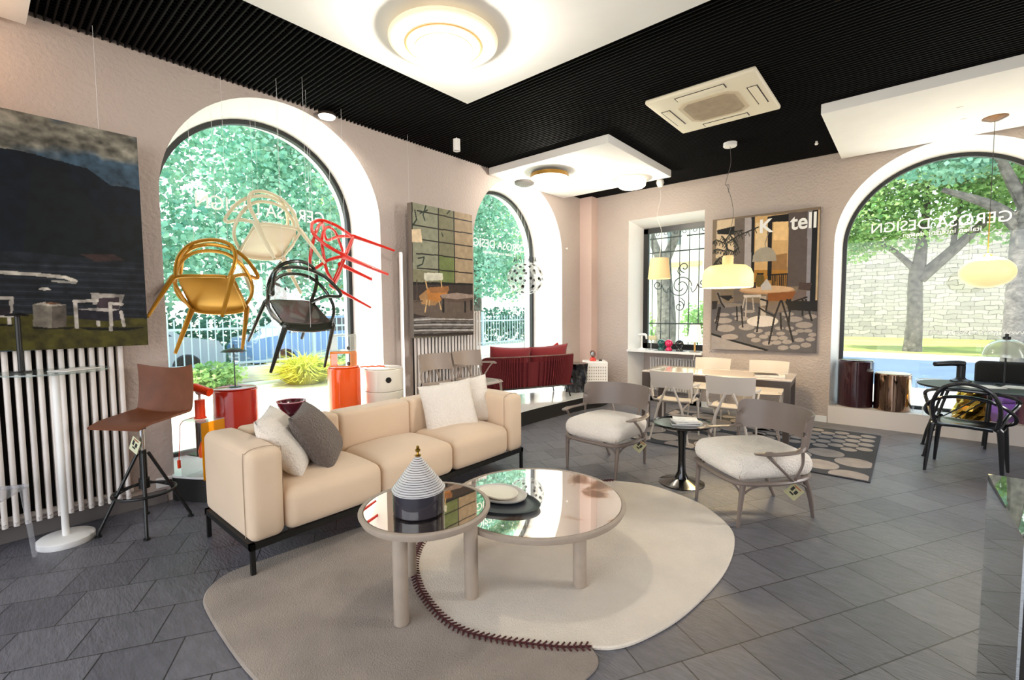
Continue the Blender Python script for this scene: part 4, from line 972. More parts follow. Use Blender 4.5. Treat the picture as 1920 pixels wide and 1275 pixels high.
# local: seat front towards -y (the window), length along x
def foot(a, gx, gy, z):
    c_, s_ = math.cos(a), math.sin(a); ex = .55
    return (gx * math.copysign(abs(c_) ** ex, c_), gy * math.copysign(abs(s_) ** ex, s_), z)
b = B(); b.tube([foot(2 * PI * i / 60, .70, .30, .185) for i in range(60)], .014, 8, True); b.box((0, 0, .185), (1.36, .02, .02)); obj('base_frame', b, m_black, t)
AN = [R_(-38 + 256 * i / 80) for i in range(81)]
def railp(a):
    hgt = .62 if True else 0
    f = max(0.0, min(1.0, (abs(a - PI / 2) - 1.0) / 1.25)); f = f * f * (3 - 2 * f)
    q = foot(a, .755, .345, 0); return (q[0], q[1], .645 - .20 * f)
b = B(); b.tube([railp(a) for a in AN], .010, 8); obj('top_rail', b, M('rail_brown', '6b4a40', .4), t)
b = B(); n_ = 92
for i in range(n_):
    a = AN[0] + (AN[-1] - AN[0]) * (i + .5) / n_; p0 = foot(a, .70, .30, .185); p1 = railp(a)
    md = ((p0[0] + p1[0]) / 2 * 1.02, (p0[1] + p1[1]) / 2 * 1.02, (p0[2] + p1[2]) / 2)
    b.tube(crv([p0, md, p1], 3), .0105, 6)
obj('rope_weave', b, m_rope, t)
def liner(u, v):
    a = AN[2] + (AN[-3] - AN[2]) * u; p0 = foot(a, .683, .283, .19); p1 = railp(a); return (p0[0] + (p1[0] * .975 - p0[0]) * v * .82, p0[1] + (p1[1] * .955 - p0[1]) * v * .82, .19 + (p1[2] - .19) * v * .82)
b = B(); b.shell(liner, 60, 6, .006); obj('back_liner', b, m_rope, t)
b = B(); b.rbox((0, 0, .188), (1.34, .56, .012), .004, 2); obj('seat_deck', b, m_rope, t)
for sx_, sy_ in ((-1, -1), (1, -1), (-1, 1), (1, 1)):
    b = B(); b.tube([(sx_ * .60, sy_ * .24, .185), (sx_ * .64, sy_ * .26, .0)], .011, 8); obj('leg', b, m_black, t)
b = B(); b.rbox((0, -.02, .265), (1.30, .52, .15), .06, 5, lambda p: (p.x, p.y, p.z + .02 * max(0, 1 - (p.x / .7) ** 2))); obj('seat_cushion', b, m_wine, t)
for i, (xc, ry, tl) in enumerate(((-.31, .05, -12), (.33, -.06, -14))):
    pb = pillow_bm(.66, .50, .20, seed=20 + i)
    Mx = Matrix.Translation((xc, .155, .545)) @ Matrix.Rotation(ry, 4, 'Y') @ Matrix.Rotation(R_(tl), 4, 'X')
    for v in pb.bm.verts: v.co = Mx @ v.co
    obj('back_cushion', pb, m_wine, t, sharp=80)
pb = pillow_bm(.40, .40, .15, seed=31); Mx = Matrix.Translation((-.50, .02, .56)) @ Matrix.Rotation(R_(-50), 4, 'Z') @ Matrix.Rotation(R_(-16), 4, 'X') @ Matrix.Rotation(.5, 4, 'Y')
for v in pb.bm.verts: v.co = Mx @ v.co
o = obj('scatter_cushion', pb, M('red_fabric', 'b02a22', .85, bump=.3, bscale=260), t, sharp=80)
# crumpled black stool, white box, little red lamp
t = thing('stool', 'black crumpled column stool between the loveseat and the white perforated box', 'stool', (-4.07, 6.33, ZP))
b = B(); rg = []
rr = random.Random(5)
for k_ in range(15):
    zz = .455 * k_ / 14; ring = []
    for i in range(44):
        a = 2 * PI * i / 44; q = .165 + .018 * math.cos(5 * a + 1.3 * math.sin(zz * 9)) * (1 - abs(zz / .455 - .5)) + .014 * math.sin(11 * a + zz * 14) + .03 * (abs(zz / .455 - .45) ** 2) * 4 * .5
        ring.append(b.bm.verts.new((q * math.cos(a), q * math.sin(a), zz)))
    rg.append(ring)
for A, C in zip(rg[:-1], rg[1:]):
    for i in range(44): b.bm.faces.new((A[i], A[(i + 1) % 44], C[(i + 1) % 44], C[i]))
b.bm.faces.new(rg[0][::-1]); b.bm.faces.new(rg[-1]); obj('body', b, M('black_crumple', '17171b', .22, coat=.6, bump=.4, bscale=25), t)
m_box = M('box_white', 'f3efe9', .5)
t = thing('stool', 'white perforated square stool by the pink column, carrying the little red lamp', 'stool', (-4.02, 6.83, ZP), R_(38))
b = B(); b.rbox((0, 0, .225), (.38, .38, .45), .012, 3); obj('body', b, m_box, t)
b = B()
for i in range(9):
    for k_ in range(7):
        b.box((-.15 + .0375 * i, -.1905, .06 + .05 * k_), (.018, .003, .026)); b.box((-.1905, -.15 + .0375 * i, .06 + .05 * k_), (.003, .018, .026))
obj('hole_shade', b, M('hole_shade_grey', 'b7aa9e', .8), t)  # shade inside the holes, painted as grey blocks on the faces
m_red2 = M('lamp_red', 'd8331d', .18, coat=.7)
t = thing('table_lamp', 'little red dome based lamp with a round eye on the white perforated stool', 'table lamp', (-4.04, 6.80, ZP + .4505), R_(-20))
b = B(); b.lathe([(0, 0), (.055, 0), (.055, .012), (.052, .035), (.035, .058), (.015, .065), (0, .065)], 32); obj('base', b, m_red2, t)
b = B(); b.lathe([(.05, -.012), (.058, -.01), (.06, 0), (.058, .012), (.05, .014), (.047, 0)], 32, (0, 0, .122), 0, Matrix.Rotation(R_(100), 3, 'X')); obj('outer_shell', b, M('lamp_brown', '6a3c34', .3, coat=.5), t)
b = B(); b.sphere((.006, 0, .122), .042, 24, 14); obj('inner_eye', b, M('eye_grey', '9d9a99', .25, .5), t)
t = thing('cable_plug', 'small black plug lying beside the little red lamp', 'plug', (-3.93, 6.86, ZP + .4505), .6)
b = B(); b.rbox((0, 0, .012), (.055, .03, .024), .008, 3); obj('body', b, m_black, t)
# ---- back window sill
ZS = .840
def ball_lamp(label, x_, mat):
    t = thing('table_lamp', label, 'table lamp', (x_, YB + .06, ZS + .003), R_(-10), 'round ball lamps on the window sill')
    b = B(); b.lathe([(0, 0), (.052, 0), (.054, .01), (.05, .03), (.03, .055), (.022, .065), (0, .065)], 28); obj('base', b, mat, t)
    b = B(); b.sphere((0, 0, .118), .064, 28, 16); obj('shell', b, mat, t)
    b = B(); b.lathe([(.044, 0), (.05, .004), (.044, .008)], 24, (.01, -.048, .125), 0, Matrix.Rotation(R_(90), 3, 'X')); obj('eye_rim', b, mat, t)
ball_lamp('dark teal ball lamp on the barred window sill, first of three', -3.09, M('teal_gloss', '0f5550', .15, coat=.8))
ball_lamp('bright pink ball lamp on the barred window sill, between teal and black', -2.965, M('pink_gloss', 'e2255f', .15, coat=.8))
ball_lamp('black ball lamp on the barred window sill, rightmost of three', -2.79, M('black_gloss_lamp', '202124', .15, coat=.8))
t = thing('tray', 'thin dark mat under the three ball lamps on the sill', 'mat', (-2.95, YB + .06, ZS), 0)
b = B(); b.rbox((0, 0, .0015), (.50, .15, .003), .001, 1); obj('sheet', b, M('mat_slate', '4c5360', .4, var=.5, vscale=30), t)
t = thing('desk_lamp', 'white bent neck desk lamp at the left end of the barred window sill', 'lamp', (-3.42, YB + .03, ZS), 0)
b = B(); b.lathe([(0, 0), (.06, 0), (.055, .015), (.018, .03), (.012, .05), (0, .05)], 28); obj('base', b, m_white, t)
b = B(); b.tube([(0, 0, .04), (0, 0, .24)], .011, 10); obj('stem', b, m_white, t)
b = B(); b.tube(crv([(-.06, 0, .25), (0, 0, .255), (.07, 0, .25), (.085, 0, .18)], 5), [.016, .02, .02, .014], 12); obj('head', b, m_white, t)
t = thing('desk_lamp', 'small clear stemmed lamp with a cream block head on the barred window sill', 'lamp', (-3.27, YB + .06, ZS), 0)
b = B(); b.cyl((0, 0, 0), .045, .008, 24); b.cyl((0, 0, .008), .009, .18, 12); obj('stem', b, m_acry, t)
b = B(); b.rbox((.03, 0, .205), (.13, .06, .07), .008, 3); obj('head', b, M('cream_head', 'd9cfa6', .4), t)
t = thing('table_lamp', 'table lamp with white cone shade and wooden stem on the barred window sill', 'table lamp', (-2.545, YB + .05, ZS), 0)
b = B(); b.lathe([(0, 0), (.085, 0), (.085, .008), (0, .010)], 32); obj('base', b, M('lamp_steel', '8d867f', .4, .3), t)
b = B(); b.cyl((0, 0, .009), .014, .16, 16); obj('stem', b, M('stem_wood', 'd6a866', .5), t)
b = B(); b.lathe([(.115, .16), (.075, .43), (.073, .43), (.113, .16)], 40); obj('shade', b, emit_mat('white_shade', 'fff2dd', .35, 'f8f4ec'), t)
b = B(); b.tube(crv([(.03, -.04, .003), (.05, -.12, .0), (.05, -.15, -.02), (.04, -.155, -.08), (.03, -.155, -.12)], 5), .003, 6); obj('cord', b, m_white, t)
# ---- right window ledge and black table
ZL = .2275
drum('tall dark aubergine storage drum at the left end of the right window ledge', (-.515, 7.53, ZL), .19, .595, M('aubergine_gloss', '36191f', .14, coat=.8), 1)
drum('bronze chrome storage drum beside the aubergine one on the right window ledge', (-.135, 7.50, ZL), .185, .455, M('bronze_chrome', 'a98a74', .06, 1.0), 1, top_mat=M('ivory_rim', 'e6dccb', .3))
m_black_s = M('black_satin2', '16181c', .35)
t = thing('table', 'oval black table with angled rod legs before the right window', 'table', (.80, 6.50, 0))
b = B(); n = 64
pts = [(.72 * math.cos(2 * PI * i / n), .48 * math.sin(2 * PI * i / n)) for i in range(n)]
for zz in ((.700, .716),): b.prism([(p[0] * .985, p[1] * .98) for p in pts], .702, .712); b.prism(pts, .712, .722)
obj('tabletop', b, m_black_s, t)
for sx_, sy_ in ((-1, -1), (1, -1), (-1, 1), (1, 1)):
    b = B(); b.tube([(sx_ * .48, sy_ * .20, .702), (sx_ * .62, sy_ * .26, .16), (sx_ * .645, sy_ * .27, .01)], .013, 8); b.cyl((sx_ * .645, sy_ * .27, 0), .02, .012, 12); obj('leg', b, m_black_s, t)
b = B()
for sx_ in (-1, 1): b.tube([(sx_ * .60, -.25, .25), (sx_ * .60, .25, .25)], .008, 6)
for sy_ in (-1, 1): b.tube([(-.60, sy_ * .25, .25), (-.1, sy_ * .1, .70)], .006, 6); b.tube([(.60, sy_ * .25, .25), (.1, sy_ * .1, .70)], .006, 6)
obj('brace', b, m_black_s, t)
t = thing('task_lamp', 'stubby black lamp with a horizontal swivel arm on the oval black table', 'lamp', (.43, 6.78, .7225), R_(35))
b = B(); b.lathe([(0, 0), (.085, 0), (.085, .012), (.045, .03), (.04, .04), (0, .04)], 28); obj('base', b, m_black_s, t)
b = B(); b.tube([(0, 0, .03), (0, 0, .17)], .036, 16); obj('body', b, m_black_s, t)
b = B(); b.tube(crv([(.02, 0, .185), (-.06, 0, .195), (-.26, 0, .185)], 4), [.034, .03, .024], 14); obj('arm', b, m_black_s, t)
t = thing('table_lamp', 'table lamp with clear ribbed dome shade and black stem on the oval table', 'table lamp', (.745, 6.74, .7225))
b = B(); b.cyl((0, 0, 0), .07, .01, 28); obj('base', b, m_black_s, t)
b = B(); b.cyl((0, 0, .008), .008, .46, 12); b.cyl((0, 0, .455), .03, .03, 16); b.cyl((0, 0, .485), .014, .03, 12)
for i in range(5): b.sphere((0, 0, .315 + .028 * i), .012, 10, 6)
obj('stem', b, m_black_s, t)
b = B(); b.lathe([(.172, .285), (.17, .32), (.15, .38), (.11, .43), (.05, .46), (.02, .462), (.02, .458), (.05, .455), (.107, .426), (.146, .378), (.166, .32), (.168, .285)], 56); obj('shade', b, clear_mat('ribbed_glass', 'f2f6ee', .28, .05), t)
magazine('white magazine lying on the oval black table', (.55, 6.42, .7225), .5, .30, .21, .006, MATS['magazine_white'], 'papers on the oval table')
magazine('white catalogue lying by the dome lamp stem on the oval black table', (.86, 6.55, .7225), -.3, .28, .2, .006, MATS['magazine_white'], 'papers on the oval table')
t = thing('side_table', 'gold faceted stump table on the ledge seen under the oval black table', 'side table', (.585, 7.50, ZL))
b = B(); rg = []
for k_ in range(9):
    zz = .40 * k_ / 8; ring = []; rq = random.Random(k_ + 40)
    for i in range(20):
        a = 2 * PI * i / 20 + rq.uniform(-.1, .1); q = (.175 - .10 * (k_ / 8) + .05 * (k_ / 8) ** 2) * rq.uniform(.9, 1.12); ring.append(b.bm.verts.new((q * math.cos(a), q * math.sin(a), zz + (rq.uniform(-.012, .012) if 0 < k_ < 8 else 0))))
    rg.append(ring)
for A, C in zip(rg[:-1], rg[1:]):
    for i in range(20): b.bm.faces.new((A[i], A[(i + 1) % 20], C[(i + 1) % 20])); b.bm.faces.new((A[i], C[(i + 1) % 20], C[i]))
b.bm.faces.new(rg[0][::-1]); b.bm.faces.new(rg[-1]); obj('stump', b, M('gold_foil', 'b5913f', .12, 1.0), t, sharp=5)
b = B(); b.cyl((0, 0, .4005), .19, .012, 40); obj('tabletop', b, MATS['gold_foil'], t)
drum('lilac translucent storage drum on the ledge behind the black chair', (.80, 7.50, ZL), .13, .42, clear_mat('lilac_acrylic', 'a983c4', .6, .05), 2)
drum('glossy mauve storage drum on the ledge at the right edge of the photo', (1.08, 7.50, ZL), .155, .46, M('mauve_gloss', '7d5560', .14, coat=.8), 2)
t = thing('lounge_chair', 'low black upholstered lounge seat behind the oval table at the right edge', 'armchair', (1.12, 7.20 , ZL + 0), 0)
t.location = (1.18, 7.08, 0)
m_fab_b = M('black_fabric', '1b1c1d', .9, bump=.3, bscale=200)
b = B(); b.rbox((0, 0, .80), (1.25, .11, .26), .05, 5); obj('backrest', b, m_fab_b, t)
b = B(); b.rbox((0, -.06, .64), (1.20, .22, .10), .04, 4); obj('seat', b, m_fab_b, t)
for sx_ in (-1, 1):
    for sy_ in (-1, 1): b = B(); b.tube([(sx_ * .5, -.06 + sy_ * .08, .6), (sx_ * .53, -.06 + sy_ * .09, 0)], .012, 8); obj('leg', b, m_black_s, t)
t = thing('stool', 'clear acrylic stool standing on the right window ledge beside the bronze drum', 'stool', (.24, 7.52, ZL), R_(20))
b = B(); b.rbox((0, 0, .40), (.26, .26, .02), .008, 2); obj('seat', b, m_acry, t)
for sx_ in (-1, 1):
    for sy_ in (-1, 1): b = B(); b.tube([(sx_ * .11, sy_ * .11, .39), (sx_ * .14, sy_ * .12, .0)], [.014, .010], 8); obj('leg', b, m_acry, t)
# ---- mirrored counter
t = thing('counter', 'mirror sided counter block at the lower right edge, reflecting the slate floor', 'counter', (.245, 1.75, 0), R_(1.0))
b = B(); b.box((.40, .31, .452), (.788, .608, .868)); obj('carcass', b, M('counter_dark', '17130f', .4), t)
b = B(); b.box((.003, .31, .452), (.006, .62, .872)); obj('mirror_panel', b, M('mirror_silver', 'd8dadb', .02, 1.0), t)
b = B(); b.box((.40, .31, .893), (.80, .62, .012)); obj('glossy_top', b, M('counter_top_gloss', 'c2c2bc', .02, .85), t)
b = B(); b.box((.40, .31, .01), (.76, .58, .02)); obj('plinth', b, m_black, t)
LAKE = [
  ('poly',[(-0.207,2.462),(-0.045,2.535),(0.083,2.542),(0.175,2.559),(0.231,2.567),(0.329,2.56),(0.394,2.548),(0.463,2.542),(0.527,2.532),(0.583,2.526),(0.638,2.485),(0.707,2.43),(0.793,2.439),(0.875,2.415),(0.855,1.835),(-0.244,1.767)],'16202c'),
  ('poly',[(0.314,2.469),(0.392,2.494),(0.47,2.482),(0.552,2.344),(0.655,2.225),(0.867,2.241),(0.855,1.835),(0.231,1.796),(0.286,2.295)],'1b2427'),
  ('poly',[(-0.062,1.911),(0.142,1.911),(0.339,1.913),(0.557,1.901),(0.875,1.885),(0.855,1.444),(-0.086,1.465)],'2c3138'),
  ('poly',[(0.519,1.924),(0.695,1.94),(0.764,1.9),(0.596,1.878)],'4a3a36'),
  ('line',[(-0.017,1.845),(0.307,1.853),(0.866,1.87)],'23272e',0.006),
  ('line',[(-0.018,1.825),(0.363,1.834),(0.865,1.845)],'3d434a',0.006),
  ('line',[(-0.019,1.804),(0.422,1.815),(0.864,1.819)],'23272e',0.006),
  ('line',[(-0.02,1.784),(0.482,1.796),(0.863,1.794)],'3d434a',0.006),
  ('line',[(-0.021,1.763),(0.355,1.766),(0.862,1.768)],'23272e',0.006),
  ('line',[(-0.022,1.742),(0.413,1.746),(0.861,1.743)],'3d434a',0.006),
  ('line',[(-0.023,1.721),(0.473,1.725),(0.859,1.717)],'23272e',0.006),
  ('line',[(-0.024,1.701),(0.346,1.697),(0.858,1.692)],'3d434a',0.006),
  ('line',[(-0.025,1.68),(0.404,1.677),(0.857,1.666)],'23272e',0.006),
  ('line',[(-0.026,1.659),(0.463,1.655),(0.856,1.64)],'3d434a',0.006),
  ('line',[(-0.027,1.639),(0.337,1.629),(0.855,1.615)],'23272e',0.006),
  ('line',[(-0.028,1.618),(0.395,1.607),(0.854,1.589)],'3d434a',0.006),
  ('line',[(-0.03,1.597),(0.454,1.585),(0.852,1.564)],'23272e',0.006),
  ('line',[(-0.031,1.577),(0.328,1.561),(0.851,1.538)],'3d434a',0.006),
  ('line',[(-0.032,1.556),(0.386,1.538),(0.85,1.512)],'23272e',0.006),
  ('line',[(-0.033,1.535),(0.445,1.515),(0.849,1.487)],'3d434a',0.006),
  ('line',[(-0.069,1.771),(0.135,1.776),(0.303,1.771),(0.435,1.759),(0.485,1.735)],'c9c2b6',0.02),
  ('line',[(0.372,1.731),(0.484,1.724)],'9a978f',0.012),
  ('poly',[(0.298,1.673),(0.316,1.686),(0.346,1.687),(0.36,1.671),(0.327,1.666)],'cfc8bd'),
  ('poly',[(-0.082,1.533),(0.122,1.52),(0.447,1.496),(0.856,1.466),(0.853,1.243),(-0.095,1.282)],'5a5526'),
  ('poly',[(0.256,1.424),(0.469,1.416),(0.443,1.401),(0.267,1.409)],'26240f'),
  ('poly',[(0.27,1.573),(0.361,1.561),(0.353,1.411),(0.265,1.428)],'8d867b'),
  ('poly',[(0.361,1.561),(0.431,1.57),(0.425,1.421),(0.353,1.411)],'6f675e'),
  ('poly',[(0.27,1.573),(0.323,1.589),(0.431,1.57),(0.361,1.558)],'b5ada1'),
  ('poly',[(0.317,1.582),(0.353,1.589),(0.408,1.581),(0.364,1.572)],'7a5a44'),
  ('poly',[(0.482,1.413),(0.807,1.402),(0.74,1.381),(0.533,1.393)],'1a1a0c'),
  ('poly',[(0.56,1.657),(0.747,1.648),(0.73,1.59),(0.712,1.548),(0.568,1.575)],'a9a29a'),
  ('poly',[(0.604,1.62),(0.716,1.627),(0.712,1.547),(0.584,1.556)],'4d4146'),
  ('poly',[(0.478,1.54),(0.594,1.55),(0.719,1.539),(0.722,1.461),(0.644,1.453),(0.478,1.474)],'33303a'),
  ('poly',[(0.478,1.54),(0.594,1.55),(0.719,1.539),(0.654,1.521)],'b8b0aa'),
  ('line',[(0.471,1.596),(0.59,1.6)],'c2bbb2',0.018),
  ('line',[(0.476,1.596),(0.477,1.413)],'c2bbb2',0.018),
  ('line',[(0.661,1.583),(0.728,1.576)],'c2bbb2',0.018),
  ('line',[(0.664,1.583),(0.659,1.389)],'c2bbb2',0.018),
  ('line',[(0.721,1.521),(0.733,1.419)],'c2bbb2',0.018),
  ('line',[(0.589,1.45),(0.592,1.427)],'c2bbb2',0.018),
  ('line',[(0.063,1.611),(0.178,1.613)],'bdb5ac',0.016),
  ('line',[(0.177,1.613),(0.168,1.524)],'bdb5ac',0.016),
  ('line',[(0.089,1.501),(0.172,1.496)],'bdb5ac',0.016),
  ('line',[(0.159,1.492),(0.159,1.443)],'bdb5ac',0.016),
  ('poly',[(0.06,1.56),(0.17,1.564),(0.164,1.501),(0.057,1.503)],'30292f'),
  ('poly',[(0.065,1.45),(0.183,1.442),(0.172,1.431),(0.064,1.436)],'1a1a0c'),
]
ROOMP = [
  ('poly',[(3.373,2.783),(4.355,2.786),(4.346,1.844),(3.349,1.855)],'8d8a70'),
  ('poly',[(3.373,2.783),(3.767,2.774),(3.758,1.987),(3.353,2.004)],'9b9c88'),
  ('poly',[(4.045,2.783),(4.354,2.778),(4.346,1.867),(4.035,1.87)],'b29f84'),
  ('poly',[(3.763,2.201),(4.022,2.194),(4.025,1.862),(3.764,1.873)],'7f8a58'),
  ('line',[(3.375,2.51),(3.77,2.514),(4.35,2.524)],'2a211c',0.012),
  ('line',[(3.446,2.357),(3.766,2.357),(4.346,2.356)],'2a211c',0.012),
  ('line',[(3.433,2.186),(3.762,2.194),(4.343,2.182)],'2a211c',0.012),
  ('line',[(3.438,2.016),(3.758,2.016),(4.34,2.006)],'2a211c',0.012),
  ('line',[(3.455,2.683),(3.774,2.683),(4.353,2.679)],'2a211c',0.012),
  ('line',[(3.776,2.768),(3.767,1.987)],'2a211c',0.012),
  ('line',[(4.028,2.773),(4.025,1.855)],'2a211c',0.012),
  ('line',[(3.382,2.778),(3.365,1.842)],'2a211c',0.012),
  ('line',[(3.586,2.765),(3.54,2.648),(3.564,2.59)],'39443a',0.014),
  ('line',[(3.421,2.684),(3.444,2.58),(3.383,2.504)],'39443a',0.014),
  ('line',[(3.497,2.662),(3.603,2.713)],'39443a',0.014),
  ('line',[(3.825,2.471),(3.843,2.43)],'39443a',0.014),
  ('line',[(3.916,2.719),(3.966,2.77)],'39443a',0.014),
  ('line',[(3.458,2.134),(3.545,2.154),(3.517,2.069),(3.438,2.037)],'39443a',0.014),
  ('poly',[(3.349,1.855),(4.337,1.844),(4.342,1.651),(3.277,1.637)],'4a3b34'),
  ('poly',[(3.315,1.834),(4.343,1.857),(4.343,1.192),(3.299,1.214)],'4b3f39'),
  ('line',[(3.315,1.834),(3.768,1.852),(4.355,1.863)],'1d1613',0.025),
  ('poly',[(3.377,1.641),(3.828,1.647),(4.351,1.637),(4.347,1.388),(3.91,1.38),(3.55,1.452),(3.354,1.485)],'75685e'),
  ('poly',[(3.304,1.424),(3.591,1.443),(3.955,1.375),(4.346,1.379),(4.344,1.245),(3.309,1.237)],'8f8a86'),
  ('line',[(3.313,1.408),(3.694,1.417),(4.347,1.397)],'c9c5c1',0.01),
  ('line',[(3.313,1.388),(3.693,1.394),(4.346,1.374)],'6b625c',0.01),
  ('line',[(3.312,1.368),(3.693,1.371),(4.346,1.351)],'3d3530',0.01),
  ('line',[(3.312,1.348),(3.692,1.348),(4.345,1.327)],'c9c5c1',0.01),
  ('line',[(3.311,1.327),(3.692,1.325),(4.345,1.304)],'6b625c',0.01),
  ('line',[(3.311,1.307),(3.691,1.302),(4.345,1.281)],'3d3530',0.01),
  ('line',[(3.31,1.287),(3.691,1.279),(4.344,1.258)],'c9c5c1',0.01),
  ('line',[(3.31,1.267),(3.69,1.257),(4.344,1.235)],'6b625c',0.01),
  ('line',[(3.309,1.246),(3.69,1.234),(4.343,1.211)],'3d3530',0.01),
  ('poly',[(3.456,1.69),(3.599,1.789),(3.745,1.794),(3.828,1.681),(3.698,1.58),(3.493,1.595)],'b28e64'),
  ('poly',[(3.568,1.772),(3.875,1.798),(3.906,1.715),(3.762,1.622),(3.595,1.644)],'c58b4a'),
  ('poly',[(3.599,1.797),(3.92,1.825),(3.93,1.775),(3.896,1.74),(3.628,1.734)],'a87a4e'),
  ('poly',[(3.537,1.969),(3.824,1.981),(3.834,1.904),(3.812,1.891),(3.56,1.875),(3.537,1.898)],'d8d5c4'),
  ('poly',[(3.775,1.704),(4.353,1.734),(4.351,1.628),(4.098,1.617),(3.806,1.639)],'6b5a50'),
  ('poly',[(3.786,1.713),(4.054,1.744),(4.353,1.725),(4.352,1.69),(4.052,1.659),(3.807,1.68)],'a9968a'),
  ('line',[(3.832,1.647),(3.829,1.506)],'2b211d',0.03),
  ('line',[(4.204,1.626),(4.202,1.504)],'2b211d',0.03),
  ('line',[(4.314,1.645),(4.312,1.53)],'2b211d',0.03),
  ('line',[(3.431,1.877),(3.425,1.642)],'5e5148',0.012),
  ('line',[(3.357,1.618),(3.504,1.635)],'5e5148',0.012),
  ('line',[(3.575,1.644),(3.541,1.5)],'d9b98a',0.012),
  ('line',[(3.763,1.63),(3.793,1.531)],'d9b98a',0.012),
  ('line',[(3.616,1.645),(3.604,1.58)],'d9b98a',0.012),
  ('line',[(3.56,1.867),(3.579,1.788)],'d9b98a',0.012),
  ('line',[(3.801,1.886),(3.81,1.812)],'d9b98a',0.012),
  ('poly',[(3.365,2.455),(3.501,2.479),(3.523,2.324),(3.32,2.31)],'e6d2b4'),
]
